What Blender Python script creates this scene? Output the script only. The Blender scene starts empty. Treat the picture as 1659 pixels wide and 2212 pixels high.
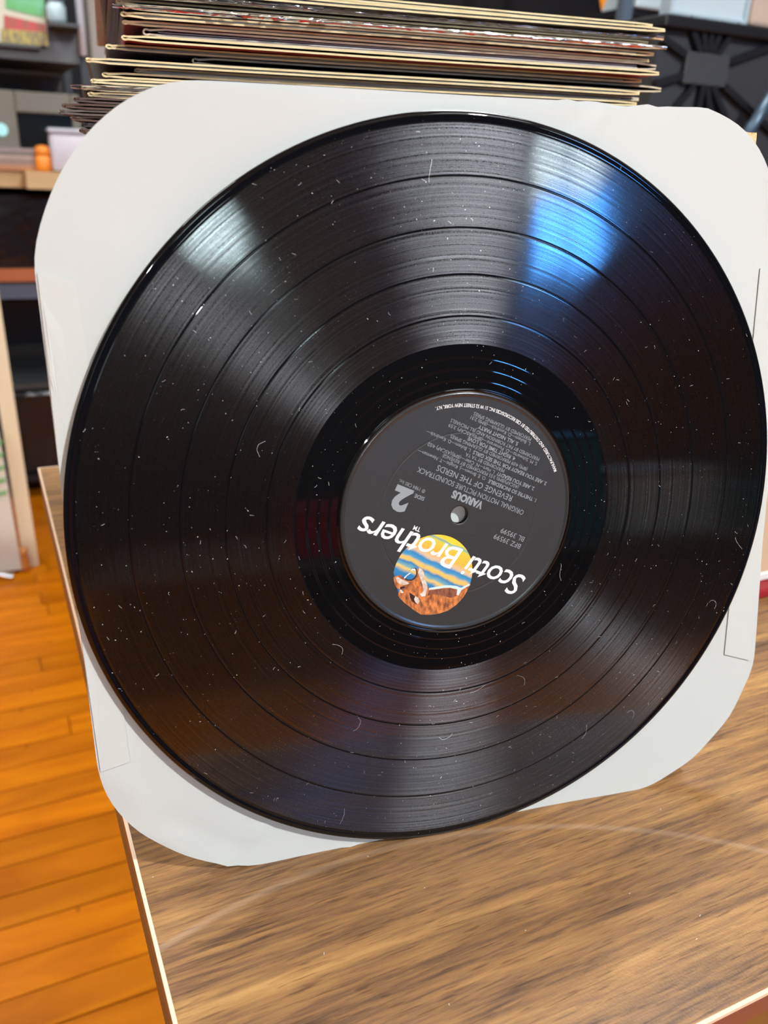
import bpy, bmesh, math, random
from mathutils import Vector, Matrix
random.seed(7)
S = bpy.context.scene
COL = S.collection
PI = math.pi
# ------------------------------------------------------------------ camera, world, lights, exposure
FPX, IW, IH = 1800.0, 1659.0, 2212.0
RC = [[0.9050217373786252, -0.13041092252592182, 0.40488102716491037],
      [-0.4231659515027374, -0.3727008224378708, 0.8258478518727995],
      [0.04319991158506939, -0.9187421228179716, -0.3924878079621958]]
CAM = Vector((-0.1618965565461586, -0.24597615396319644, 0.28208625439765184))
R3 = Matrix(RC)
cd = bpy.data.cameras.new('camera'); cam = bpy.data.objects.new('camera', cd); COL.objects.link(cam)
cd.sensor_fit = 'VERTICAL'; cd.sensor_height = 36.0; cd.lens = FPX / IH * 36.0
cd.clip_start = 0.01; cd.clip_end = 60
m4 = Matrix([[R3[i][0], -R3[i][1], -R3[i][2], CAM[i]] for i in range(3)] + [[0, 0, 0, 1]])
cam.matrix_world = m4
cd.dof.use_dof = True; cd.dof.focus_distance = 0.355; cd.dof.aperture_fstop = cd.lens / 2.6
S.camera = cam
S.view_settings.view_transform = 'Standard'; S.view_settings.look = 'None'
S.view_settings.gamma = 1.0; S.view_settings.exposure = 0.0
S.view_settings.use_curve_mapping = False
wd = bpy.data.worlds.new('world'); S.world = wd; wd.use_nodes = True
wd.node_tree.nodes['Background'].inputs[0].default_value = (0.55, 0.68, 0.9, 1)
wd.node_tree.nodes['Background'].inputs[1].default_value = 0.6
PANEL_L = 9.0       # ceiling light diffusers
LAMP_L = 3650.0       # bulb of the track lamp
WIN_L = 8.5          # daylight in the shop windows behind the camera
# ------------------------------------------------------------------ helpers
def ray(px, py):
    return R3 @ Vector(((px - IW / 2) / FPX, (py - IH / 2) / FPX, 1.0))
def at(px, py, Y):               # real-world point seen at a photo pixel, on the plane y = Y
    r = ray(px, py); return CAM + r * ((Y - CAM.y) / r.y)
def atz(px, py, Z):
    r = ray(px, py); return CAM + r * ((Z - CAM.z) / r.z)

def tag(o, label=None, cat=None, group=None, kind=None):
    if label: o['label'] = label
    if cat: o['category'] = cat
    if group: o['group'] = group
    if kind: o['kind'] = kind
    return o
def thing(name, label, cat, loc=(0, 0, 0), group=None):
    o = bpy.data.objects.new(name, None); COL.objects.link(o); o.location = loc
    o.empty_display_size = 0.02
    return tag(o, label, cat, group)
def link(name, me, parent=None, loc=None):
    o = bpy.data.objects.new(name, me); COL.objects.link(o)
    if parent: o.parent = parent
    if loc is not None: o.location = loc
    return o
def mesh(name, V, F, mats, slots=None, smooth=False):
    me = bpy.data.meshes.new(name); me.from_pydata([tuple(v) for v in V], [], F); 
    for m in (mats if isinstance(mats, (list, tuple)) else [mats]): me.materials.append(m)
    if slots: me.polygons.foreach_set('material_index', slots)
    if smooth: me.polygons.foreach_set('use_smooth', [True] * len(me.polygons))
    me.update(); return me
class MB:
    """collects shapes and links them as one mesh object"""
    def __init__(s): s.V = []; s.F = []; s.S = []
    def add(s, V, F, slot=0):
        n = len(s.V); s.V += [Vector(v) for v in V]; s.F += [[i + n for i in f] for f in F]; s.S += [slot] * len(F); return s
    def box(s, a, b, slot=0, bev=0.0):
        a, b = Vector(a), Vector(b)
        if bev <= 0:
            V = [(x, y, z) for x in (a.x, b.x) for y in (a.y, b.y) for z in (a.z, b.z)]
            F = [[0, 1, 3, 2], [4, 6, 7, 5], [0, 4, 5, 1], [2, 3, 7, 6], [0, 2, 6, 4], [1, 5, 7, 3]]
            return s.add(V, F, slot)
        bm = bmesh.new(); bmesh.ops.create_cube(bm, size=1.0)
        for v in bm.verts:
            v.co = Vector(((a.x + b.x) / 2 + v.co.x * (b.x - a.x), (a.y + b.y) / 2 + v.co.y * (b.y - a.y), (a.z + b.z) / 2 + v.co.z * (b.z - a.z)))
        bmesh.ops.bevel(bm, geom=list(bm.edges), offset=bev, segments=2, affect='EDGES', profile=0.5)
        bm.verts.index_update()
        s.add([v.co.copy() for v in bm.verts], [[v.index for v in f.verts] for f in bm.faces], slot); bm.free(); return s
    def tube(s, pts, r, n=8, slot=0, cap=True):
        pts = [Vector(p) for p in pts]; rr = r if isinstance(r, (list, tuple)) else [r] * len(pts)
        V, F = [], []
        for i, p in enumerate(pts):
            t = (pts[min(i + 1, len(pts) - 1)] - pts[max(i - 1, 0)]).normalized()
            u = t.cross(Vector((0, 0, 1)));  u = u if u.length > 1e-3 else t.cross(Vector((0, 1, 0))); u.normalize(); w = t.cross(u)
            for k in range(n):
                a = 2 * PI * k / n; V.append(p + (u * math.cos(a) + w * math.sin(a)) * rr[i])
        for i in range(len(pts) - 1):
            for k in range(n):
                F.append([i * n + k, i * n + (k + 1) % n, (i + 1) * n + (k + 1) % n, (i + 1) * n + k])
        if cap: F += [list(range(n))[::-1], list(range((len(pts) - 1) * n, len(pts) * n))]
        return s.add(V, F, slot)
    def lathe(s, prof, n=24, c=(0, 0, 0), slot=0, slots=None):
        c = Vector(c); V = []; N = len(s.V)
        for r, z in prof:
            for k in range(n): V.append(c + Vector((r * math.cos(2 * PI * k / n), r * math.sin(2 * PI * k / n), z)))
        s.V += V
        for i in range(len(prof) - 1):
            for k in range(n):
                s.F.append([N + i * n + k, N + i * n + (k + 1) % n, N + (i + 1) * n + (k + 1) % n, N + (i + 1) * n + k]); s.S.append(slots[i] if slots else slot)
        return s
    def prism(s, poly, ext, slot=0):
        n = len(poly); poly = [Vector(p) for p in poly]; ext = Vector(ext)
        V = poly + [p + ext for p in poly]
        F = [list(range(n))[::-1], list(range(n, 2 * n))] + [[i, (i + 1) % n, n + (i + 1) % n, n + i] for i in range(n)]
        return s.add(V, F, slot)
    def build(s, name, mats, parent=None, smooth=False, loc=None, fix=False):
        off = Vector((0, 0, 0))
        if parent is not None and parent.type == 'EMPTY' and loc is None: off = Vector(parent.location)
        if parent is None and loc is not None: off = Vector(loc)
        me = mesh(name, [v - off for v in s.V], s.F, mats, s.S, smooth)
        if fix:
            bm = bmesh.new(); bm.from_mesh(me); bmesh.ops.recalc_face_normals(bm, faces=bm.faces); bm.to_mesh(me); bm.free()
        return link(name, me, parent, loc if parent is None else None)
# ------------------------------------------------------------------ materials
def srgb(r, g, b):
    f = lambda c: (c / 12.92 if c <= 0.04045 else ((c + 0.055) / 1.055) ** 2.4)
    return (f(r / 255), f(g / 255), f(b / 255), 1)
def mat(name, col=(0.5, 0.5, 0.5, 1), rough=0.5, metal=0.0, spec=0.5, noise=None, emit=None, trans=0.0, bump=None):
    m = bpy.data.materials.new(name); m.use_nodes = True; nt = m.node_tree; b = nt.nodes['Principled BSDF']
    b.inputs['Base Color'].default_value = col; b.inputs['Roughness'].default_value = rough
    b.inputs['Metallic'].default_value = metal; b.inputs['Specular IOR Level'].default_value = spec
    b.inputs['Transmission Weight'].default_value = trans
    if emit: b.inputs['Emission Color'].default_value = emit[0]; b.inputs['Emission Strength'].default_value = emit[1]
    if noise:                                          # (second colour, scale (x,y,z), detail, contrast)
        c2, sc, det, con = noise
        tc = nt.nodes.new('ShaderNodeTexCoord'); mp = nt.nodes.new('ShaderNodeMapping'); mp.inputs['Scale'].default_value = sc
        nz = nt.nodes.new('ShaderNodeTexNoise'); nz.inputs['Scale'].default_value = 1.0; nz.inputs['Detail'].default_value = det
        rp = nt.nodes.new('ShaderNodeValToRGB'); rp.color_ramp.elements[0].position = 0.5 - con; rp.color_ramp.elements[1].position = 0.5 + con
        rp.color_ramp.elements[0].color = col; rp.color_ramp.elements[1].color = c2
        nt.links.new(tc.outputs['Object'], mp.inputs['Vector']); nt.links.new(mp.outputs[0], nz.inputs['Vector'])
        nt.links.new(nz.outputs['Fac'], rp.inputs[0]); nt.links.new(rp.outputs[0], b.inputs['Base Color'])
    if bump:
        sc, st, ds = bump
        tc = nt.nodes.new('ShaderNodeTexCoord'); mp = nt.nodes.new('ShaderNodeMapping'); mp.inputs['Scale'].default_value = sc
        nz = nt.nodes.new('ShaderNodeTexNoise'); nz.inputs['Scale'].default_value = 1.0; nz.inputs['Detail'].default_value = 4
        bp = nt.nodes.new('ShaderNodeBump'); bp.inputs['Strength'].default_value = st; bp.inputs['Distance'].default_value = ds
        nt.links.new(tc.outputs['Object'], mp.inputs['Vector']); nt.links.new(mp.outputs[0], nz.inputs['Vector'])
        nt.links.new(nz.outputs['Fac'], bp.inputs['Height']); nt.links.new(bp.outputs[0], b.inputs['Normal'])
    return m
def emitter(name, col, st):
    m = bpy.data.materials.new(name); m.use_nodes = True; nt = m.node_tree; nt.nodes.clear()
    e = nt.nodes.new('ShaderNodeEmission'); o = nt.nodes.new('ShaderNodeOutputMaterial')
    e.inputs[0].default_value = col; e.inputs[1].default_value = st; nt.links.new(e.outputs[0], o.inputs[0]); return m

M_paper = mat('paper', (0.575, 0.59, 0.562, 1), 0.75, spec=0.2, noise=((0.55, 0.565, 0.537, 1), (25, 25, 25), 5, 0.25), bump=((300, 300, 300), 0.12, 0.0006))
M_paper2 = mat('paper_fold', (0.582, 0.595, 0.558, 1), 0.75, spec=0.2, bump=((300, 300, 300), 0.12, 0.0006))
M_black = mat('black_plastic', (0.012, 0.012, 0.014, 1), 0.4)
M_dark = mat('dark_grey_metal', (0.055, 0.058, 0.062, 1), 0.5)
M_white = mat('white_card', (0.72, 0.72, 0.69, 1), 0.7)
M_kraft = mat('torn_card', srgb(205, 165, 105), 0.9, noise=(srgb(228, 200, 150), (400, 120, 400), 6, 0.2), bump=((500, 500, 500), 0.8, 0.002))
M_core = mat('card_core', srgb(240, 222, 178), 0.85, noise=(srgb(205, 180, 130), (90, 90, 900), 4, 0.25))
M_core2 = mat('card_core_grey', srgb(216, 206, 180), 0.85, noise=(srgb(172, 160, 134), (90, 90, 900), 4, 0.25))
M_lint = mat('lint', (0.55, 0.55, 0.56, 1), 0.9)
M_chrome = mat('chrome', (0.75, 0.77, 0.8, 1), 0.25, metal=1.0)
M_cream = mat('cream_paint', srgb(226, 208, 176), 0.5)
M_tan = mat('tan_wood', srgb(200, 165, 118), 0.5, noise=(srgb(180, 145, 98), (3, 60, 60), 4, 0.3))
# vinyl ------------------------------------------------------------
ANI = 0.815
def vinyl_mat():
    m = bpy.data.materials.new('vinyl_grooves'); m.use_nodes = True; nt = m.node_tree; N, L = nt.nodes, nt.links
    out = N['Material Output']; N.remove(N['Principled BSDF'])
    b1 = N.new('ShaderNodeBsdfAnisotropic'); b1.distribution = 'BECKMANN'      # groove walls: spread across the grooves, tight along them
    b1.inputs['Color'].default_value = (0.086, 0.087, 0.092, 1); b1.inputs['Roughness'].default_value = 0.33; b1.inputs['Anisotropy'].default_value = ANI
    b2 = N.new('ShaderNodeBsdfPrincipled'); b2.inputs['Base Color'].default_value = (0.004, 0.004, 0.0045, 1)
    b2.inputs['IOR'].default_value = 1.9; b2.inputs['Roughness'].default_value = 0.075; b2.inputs['Anisotropic'].default_value = 0.9; b2.inputs['Specular IOR Level'].default_value = 0.5
    b2.inputs['Anisotropic Rotation'].default_value = .25
    tg = N.new('ShaderNodeTangent'); tg.direction_type = 'RADIAL'; tg.axis = 'Z'
    L.new(tg.outputs[0], b1.inputs['Tangent']); L.new(tg.outputs[0], b2.inputs['Tangent'])
    tc = N.new('ShaderNodeTexCoord'); sx = N.new('ShaderNodeSeparateXYZ'); L.new(tc.outputs['Object'], sx.inputs[0])
    cx = N.new('ShaderNodeCombineXYZ'); L.new(sx.outputs[0], cx.inputs[0]); L.new(sx.outputs[1], cx.inputs[1])
    ln = N.new('ShaderNodeVectorMath'); ln.operation = 'LENGTH'; L.new(cx.outputs[0], ln.inputs[0])
    nz = N.new('ShaderNodeTexNoise'); nz.noise_dimensions = '1D'; nz.inputs['Scale'].default_value = 900; nz.inputs['Detail'].default_value = 5; nz.inputs['Roughness'].default_value = 0.75
    L.new(ln.outputs['Value'], nz.inputs['W'])
    sp = N.new('ShaderNodeTexNoise'); sp.inputs['Scale'].default_value = 2600; sp.inputs['Detail'].default_value = 2
    L.new(tc.outputs['Object'], sp.inputs['Vector'])
    rp = N.new('ShaderNodeMapRange'); rp.inputs['From Min'].default_value = 0.3; rp.inputs['From Max'].default_value = 0.7
    rp.inputs['To Min'].default_value = 0.08; rp.inputs['To Max'].default_value = 0.86
    L.new(nz.outputs['Fac'], rp.inputs['Value'])
    ad = N.new('ShaderNodeMath'); ad.operation = 'MULTIPLY_ADD'; ad.inputs[1].default_value = 1.0; ad.inputs[2].default_value = -0.5
    L.new(sp.outputs['Fac'], ad.inputs[0])
    a2 = N.new('ShaderNodeMath'); a2.operation = 'ADD'; a2.use_clamp = True; L.new(rp.outputs[0], a2.inputs[0]); L.new(ad.outputs[0], a2.inputs[1])
    bp = N.new('ShaderNodeBump'); bp.inputs['Strength'].default_value = 0.25; bp.inputs['Distance'].default_value = 0.0004
    mx0 = N.new('ShaderNodeMath'); mx0.operation = 'MULTIPLY_ADD'; mx0.inputs[1].default_value = 0.35; L.new(sp.outputs['Fac'], mx0.inputs[0]); L.new(nz.outputs['Fac'], mx0.inputs[2])
    L.new(mx0.outputs[0], bp.inputs['Height']); L.new(bp.outputs[0], b1.inputs['Normal'])
    mx = N.new('ShaderNodeMixShader'); L.new(a2.outputs[0], mx.inputs[0]); L.new(b1.outputs[0], mx.inputs[1]); L.new(b2.outputs[0], mx.inputs[2])
    L.new(mx.outputs[0], out.inputs[0]); return m
M_groove = vinyl_mat()
M_gloss = mat('vinyl_gloss', (0.003, 0.003, 0.0035, 1), 0.03, spec=0.5)
M_label = mat('label_paper', (0.022, 0.023, 0.023, 1), 0.5, spec=0.55, noise=((0.028, 0.029, 0.029, 1), (1500, 1500, 1500), 3, 0.2), bump=((2500, 2500, 2500), 0.15, 0.0001))
M_silver = mat('label_silver_ink', (0.30, 0.33, 0.34, 1), 0.4)
M_ink = mat('label_white_ink', (0.88, 0.88, 0.84, 1), 0.5)
# laminate and floor -----------------------------------------------------
TBL = (-0.134 + 0.6, 0.2, -0.74)     # origin of the table
def laminate():
    m = bpy.data.materials.new('walnut_laminate'); m.use_nodes = True; nt = m.node_tree; N, L = nt.nodes, nt.links
    b = N['Principled BSDF']; b.inputs['Roughness'].default_value = 0.34; b.inputs['Specular IOR Level'].default_value = 0.45
    tc = N.new('ShaderNodeTexCoord')
    def nz(sc, det, dist, rough=0.55):
        mp = N.new('ShaderNodeMapping'); mp.inputs['Scale'].default_value = sc; mp.inputs['Rotation'].default_value = (0, 0, math.radians(1.5))
        n = N.new('ShaderNodeTexNoise'); n.inputs['Scale'].default_value = 1; n.inputs['Detail'].default_value = det; n.inputs['Distortion'].default_value = dist; n.inputs['Roughness'].default_value = rough
        L.new(tc.outputs['Object'], mp.inputs[0]); L.new(mp.outputs[0], n.inputs['Vector']); return n
    a = nz((4.5, 85, 1), 4, 0.9); c = nz((34, 560, 1), 5, 0.4, 0.7); pr = nz((55, 900, 1), 2, 0.3); d = nz((9, 26, 1), 2, 1.0)
    r = N.new('ShaderNodeValToRGB'); e = r.color_ramp.elements
    e[0].position = 0.35; e[0].color = srgb(84, 62, 48); e[1].position = 0.64; e[1].color = srgb(182, 138, 86)
    k = e.new(0.45); k.color = srgb(128, 94, 64); k = e.new(0.55); k.color = srgb(160, 118, 72)
    mm = N.new('ShaderNodeMath'); mm.operation = 'MULTIPLY_ADD'; mm.inputs[1].default_value = 0.5
    m2 = N.new('ShaderNodeMath'); m2.operation = 'MULTIPLY'; m2.inputs[1].default_value = 0.5; L.new(c.outputs['Fac'], m2.inputs[0])
    L.new(a.outputs['Fac'], mm.inputs[0]); L.new(m2.outputs[0], mm.inputs[2]); L.new(mm.outputs[0], r.inputs[0])
    mx = N.new('ShaderNodeMixRGB'); mx.blend_type = 'MULTIPLY'; mx.inputs[0].default_value = 0.5
    r2 = N.new('ShaderNodeValToRGB'); r2.color_ramp.elements[0].position = 0.3; r2.color_ramp.elements[0].color = (0.6, 0.58, 0.57, 1); r2.color_ramp.elements[1].position = 0.6; r2.color_ramp.elements[1].color = (1, 1, 1, 1)
    r4 = N.new('ShaderNodeValToRGB'); r4.color_ramp.elements[0].position = 0.33; r4.color_ramp.elements[0].color = (0.5, 0.47, 0.45, 1); r4.color_ramp.elements[1].position = 0.41; r4.color_ramp.elements[1].color = (1, 1, 1, 1)
    m4_ = N.new('ShaderNodeMixRGB'); m4_.blend_type = 'MULTIPLY'; m4_.inputs[0].default_value = 0.8; L.new(pr.outputs['Fac'], r4.inputs[0]); L.new(r.outputs[0], m4_.inputs[1]); L.new(r4.outputs[0], m4_.inputs[2])
    L.new(d.outputs['Fac'], r2.inputs[0]); L.new(m4_.outputs[0], mx.inputs[1]); L.new(r2.outputs[0], mx.inputs[2]); L.new(mx.outputs[0], b.inputs['Base Color'])
    # one long curved scuff worn into the laminate
    dv = N.new('ShaderNodeVectorMath'); dv.operation = 'DISTANCE'; dv.inputs[1].default_value = (-0.0505 - TBL[0], -0.2615 - TBL[1], -TBL[2])
    L.new(tc.outputs['Object'], dv.inputs[0])
    df = N.new('ShaderNodeMath'); df.operation = 'SUBTRACT'; df.inputs[1].default_value = 0.2653; L.new(dv.outputs['Value'], df.inputs[0])
    ab = N.new('ShaderNodeMath'); ab.operation = 'ABSOLUTE'; L.new(df.outputs[0], ab.inputs[0])
    mr = N.new('ShaderNodeMapRange'); mr.inputs['From Min'].default_value = 0.0006; mr.inputs['From Max'].default_value = 0.0022; mr.inputs['To Min'].default_value = 0.32; mr.inputs['To Max'].default_value = 0; L.new(ab.outputs[0], mr.inputs['Value'])
    ms = N.new('ShaderNodeMath'); ms.operation = 'MULTIPLY'; L.new(mr.outputs[0], ms.inputs[0]); L.new(a.outputs['Fac'], ms.inputs[1])
    sc_ = N.new('ShaderNodeMixRGB'); sc_.inputs[2].default_value = srgb(214, 190, 165); L.new(ms.outputs[0], sc_.inputs[0]); L.new(mx.outputs[0], sc_.inputs[1]); L.new(sc_.outputs[0], b.inputs['Base Color'])
    bp = N.new('ShaderNodeBump'); bp.inputs['Strength'].default_value = 0.25; bp.inputs['Distance'].default_value = 0.0004
    f = N.new('ShaderNodeTexNoise'); f.inputs['Scale'].default_value = 900; L.new(tc.outputs['Object'], f.inputs['Vector'])
    L.new(f.outputs['Fac'], bp.inputs['Height']); L.new(bp.outputs[0], b.inputs['Normal']); return m
M_lam = laminate()
M_band = mat('edge_band', srgb(128, 78, 62), 0.4)
M_lip = mat('edge_lip', srgb(236, 205, 175), 0.4)
M_under = mat('table_core', srgb(128, 88, 40), 0.6)
def floor_mat(name, rnd=True):
    m = bpy.data.materials.new(name); m.use_nodes = True; nt = m.node_tree; N, L = nt.nodes, nt.links
    b = N['Principled BSDF']; b.inputs['Roughness'].default_value = 0.38; b.inputs['Specular IOR Level'].default_value = 0.12
    tc = N.new('ShaderNodeTexCoord'); mp = N.new('ShaderNodeMapping'); mp.inputs['Scale'].default_value = (4, 22, 4)
    n = N.new('ShaderNodeTexNoise'); n.inputs['Scale'].default_value = 1; n.inputs['Detail'].default_value = 5; n.inputs['Distortion'].default_value = 0.8
    oi = N.new('ShaderNodeObjectInfo'); vm = N.new('ShaderNodeVectorMath'); vm.operation = 'ADD'
    cb = N.new('ShaderNodeCombineXYZ'); ml = N.new('ShaderNodeMath'); ml.operation = 'MULTIPLY'; ml.inputs[1].default_value = 37.0
    L.new(oi.outputs['Random'], ml.inputs[0]); L.new(ml.outputs[0], cb.inputs[0]); L.new(ml.outputs[0], cb.inputs[2])
    L.new(tc.outputs['Object'], mp.inputs[0]); L.new(mp.outputs[0], vm.inputs[0]); L.new(cb.outputs[0], vm.inputs[1]); L.new(vm.outputs[0], n.inputs['Vector'])
    r = N.new('ShaderNodeValToRGB'); e = r.color_ramp.elements
    e[0].position = 0.3; e[0].color = srgb(180, 94, 0); e[1].position = 0.72; e[1].color = srgb(216, 124, 2)
    L.new(n.outputs['Fac'], r.inputs[0])
    hv = N.new('ShaderNodeHueSaturation'); L.new(r.outputs[0], hv.inputs['Color'])
    mr = N.new('ShaderNodeMapRange'); mr.inputs['To Min'].default_value = 0.8; mr.inputs['To Max'].default_value = 1.08; L.new(oi.outputs['Random'], mr.inputs[0]); L.new(mr.outputs[0], hv.inputs['Value'])
    # small dark nail holes and worn spots
    v = N.new('ShaderNodeTexVoronoi'); v.inputs['Scale'].default_value = 22; L.new(vm.outputs[0], v.inputs['Vector'])
    r3 = N.new('ShaderNodeValToRGB'); r3.color_ramp.elements[0].position = 0.02; r3.color_ramp.elements[0].color = (0.35, 0.3, 0.25, 1); r3.color_ramp.elements[1].position = 0.09; r3.color_ramp.elements[1].color = (1, 1, 1, 1)
    mp2 = N.new('ShaderNodeMapping'); mp2.inputs['Scale'].default_value = (0.9, 0.7, 1); L.new(tc.outputs['Object'], mp2.inputs[0]); L.new(mp2.outputs[0], v.inputs['Vector'])
    L.new(v.outputs['Distance'], r3.inputs[0])
    mx = N.new('ShaderNodeMixRGB'); mx.blend_type = 'MULTIPLY'; mx.inputs[0].default_value = 0.8; L.new(hv.outputs[0], mx.inputs[1]); L.new(r3.outputs[0], mx.inputs[2])
    L.new(mx.outputs[0], b.inputs['Base Color']); return m
M_floor = floor_mat('orange_floorboards')
M_floorbase = mat('floor_base', srgb(120, 66, 14), 0.6)

# ------------------------------------------------------------------ the room
FZ, CZ = -0.74, 1.92
X0, X1, Y0, Y1 = -3.2, 3.4, -4.3, 3.7
def struct(name, mb, m, **k):
    o = mb.build(name, m, **k); o['kind'] = 'structure'; return o
floor = struct('floor', MB().box((X0, Y0, FZ - 0.05), (X1, Y1, FZ - 0.006)), M_floorbase)
M_wall = mat('wall_paint', (0.10, 0.10, 0.10, 1), 0.8, noise=((0.085, 0.085, 0.085, 1), (1.5, 1.5, 1.5), 4, 0.3))
M_wall_dark = mat('wall_dark', (0.030, 0.031, 0.034, 1), 0.6, noise=((0.02, 0.02, 0.022, 1), (2, 2, 2), 4, 0.3))
M_ceil = mat('ceiling_paint', (0.36, 0.36, 0.36, 1), 0.9, noise=((0.33, 0.33, 0.33, 1), (2, 2, 2), 3, 0.3))
struct('ceiling', MB().box((X0, Y0, CZ), (X1, Y1, CZ + 0.05)), M_ceil)
struct('wall_back', MB().box((X0, Y1, FZ), (X1, Y1 + 0.06, CZ)), M_wall_dark)
struct('wall_left', MB().box((X0 - 0.06, Y0, FZ), (X0, Y1, CZ)), M_wall)
struct('wall_right', MB().box((X1, Y0, FZ), (X1 + 0.06, Y1, CZ)), M_wall_dark)
# floorboards: one object per strip board in the part of the floor in view, the rest joined
BW = 0.0585
vis = MB(); k = 0
proto = {}
for i in range(int((Y1 - Y0) / BW)):
    y = Y0 + i * BW
    if 0.25 < y < 2.75:
        x = -1.0 - random.random() * 0.5
        while x < 0.75:
            ln = random.choice((0.45, 0.6, 0.75, 0.95, 1.2))
            if ln not in proto:
                mb = MB().box((0, 0, -0.012), (ln - 0.0015, BW - 0.0018, 0), bev=0.0008); proto[ln] = mesh('plank', mb.V, mb.F, M_floor)
            o = link('plank', proto[ln], floor, (x, y, FZ + random.uniform(-0.0004, 0.0004))); x += ln
        vis.box((X0, y, FZ - 0.012), (-1.52, y + BW - 0.0018, FZ)); vis.box((x + 0.002, y, FZ - 0.012), (X1, y + BW - 0.0018, FZ))
    else:
        x = X0
        while x < X1:
            ln = min(random.uniform(0.6, 1.4), X1 - x); vis.box((x, y, FZ - 0.012), (x + ln - 0.0015, y + BW - 0.0018, FZ)); x += ln
o = vis.build('plank', M_floor, floor); o['kind'] = 'stuff'
# wall behind the camera with its windows (only their reflection shows in the record)
WINS = [  # x0, x1, z0, z1, rows of (z-fraction, colour, strength)
    (1.50, 1.98, 0.84, 1.64, [(0.0, 0.55, (0.07, 0.33, 0.95, 1), 6.0), (0.55, 1.0, (0.62, 0.76, 0.80, 1), 2.6)], 2),
    (-0.42, -0.05, 0.92, 1.28, [(0.0, 1.0, (0.66, 0.85, 0.88, 1), 2.6)], 1),
    (-2.3, -1.55, 0.6, 1.6, [(0.0, 0.5, (0.80, 0.88, 0.95, 1), 0.18), (0.5, 1.0, (0.80, 0.88, 0.95, 1), 0.18)], 2),
]
holes = sorted((w[0], w[1], w[2], w[3]) for w in WINS)
wf = MB(); xs = X0
for a, b, c, d in holes:
    wf.box((xs, Y0 - 0.06, FZ), (a, Y0, CZ)); wf.box((a, Y0 - 0.06, FZ), (b, Y0, c)); wf.box((a, Y0 - 0.06, d), (b, Y0, CZ)); xs = b
wf.box((xs, Y0 - 0.06, FZ), (X1, Y0, CZ))
struct('wall_front', wf, M_wall_dark)
M_frame = mat('window_frame_paint', (0.05, 0.05, 0.055, 1), 0.5)
for wi, (a, b, c, d, rows, ncol) in enumerate(WINS):
    t = bpy.data.objects.new('window_%d' % (wi + 1), None); COL.objects.link(t); t.location = (a, Y0, c); t['kind'] = 'structure'
    fr = MB(); w = 0.035
    fr.box((a, Y0 - 0.05, c), (a + w, Y0 + 0.01, d)).box((b - w, Y0 - 0.05, c), (b, Y0 + 0.01, d)).box((a, Y0 - 0.05, c), (b, Y0 + 0.01, c + w)).box((a, Y0 - 0.05, d - w), (b, Y0 + 0.01, d))
    fr.build('frame', M_frame, t)
    for ri, (f0, f1, col, st) in enumerate(rows):
        for ci in range(ncol):
            xa = a + w + (b - a - 2 * w) * ci / ncol + (0.012 if ci else 0); xb = a + w + (b - a - 2 * w) * (ci + 1) / ncol - (0.012 if ci < ncol - 1 else 0)
            MB().box((xa, Y0 - 0.035, c + (d - c) * f0 + 0.02), (xb, Y0 - 0.03, c + (d - c) * f1 - 0.012)).build('pane', emitter('daylight_pane', col, WIN_L * st), t)
# ceiling lights
M_diff = [emitter('light_diffuser', (0.95, 0.99, 1.0, 1), PANEL_L * k) for k in (0.5, 2.6, 2.2, 1.6)]
M_fix = mat('light_fixture_metal', (0.6, 0.6, 0.6, 1), 0.4)
for li, (lx, ly, sx, sy, lab) in enumerate(((0.72, -1.45, 0.55, 1.1, 'ceiling light panel in front of and above the walnut table'),
                            (-1.05, 0.95, 0.55, 1.1, 'ceiling light panel above the aisle left of the table'),
                            (0.9, 1.0, 0.55, 1.1, 'ceiling light panel above the back of the table'),
                            (-1.0, 2.5, 0.55, 1.1, 'ceiling light panel over the shelves at the back left'))):
    t = thing('ceiling_light', lab, 'ceiling light', (lx, ly, CZ), 'ceiling light panels')
    fr = MB(); x0, x1, y0, y1 = lx - sx / 2, lx + sx / 2, ly - sy / 2, ly + sy / 2
    for p, q in (((x0 - .03, y0 - .03), (x1 + .03, y0)), ((x0 - .03, y1), (x1 + .03, y1 + .03)), ((x0 - .03, y0), (x0, y1)), ((x1, y0), (x1 + .03, y1))):
        fr.box((p[0], p[1], CZ - 0.05), (q[0], q[1], CZ))
    fr.build('frame', M_fix, t); MB().box((x0, y0, CZ - 0.035), (x1, y1, CZ - 0.028)).build('diffuser', M_diff[li], t)

# small bright track lamps: their glints make the narrow bright spokes across the grooves
M_bulb = [emitter('lamp_bulb', (0.96, 0.99, 1.0, 1), LAMP_L * k) for k in (1.0, 0.7)]
for li, (lx, ly, lab) in enumerate(((0.63, -1.32, 'small bright track lamp on the ceiling in front of the table'), (-1.56, -3.3, 'small bright track lamp on the ceiling near the front wall'))):
    t = thing('track_lamp', lab, 'lamp', (lx, ly, CZ), 'track lamps')
    MB().tube([(lx, ly, CZ - .02), (lx, ly, CZ - .16)], .008, 8).build('stem', M_black, t)
    MB().box((lx - .18, ly - .02, CZ - .02), (lx + .18, ly + .02, CZ)).build('track', M_black, t)
    MB().lathe([(.002, CZ - .15), (.035, CZ - .155), (.055, CZ - .20), (.058, CZ - .205), (.052, CZ - .20), (.03, CZ - .16), (.002, CZ - .158)], 20, (lx, ly, 0)).build('shade', M_black, t, smooth=True)
    MB().lathe([(.001, CZ - .25), (.02, CZ - .245), (.034, CZ - .23), (.040, CZ - .21), (.034, CZ - .19), (.02, CZ - .175), (.001, CZ - .17)], 16, (lx, ly, 0)).build('bulb', M_bulb[li], t, smooth=True)

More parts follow.
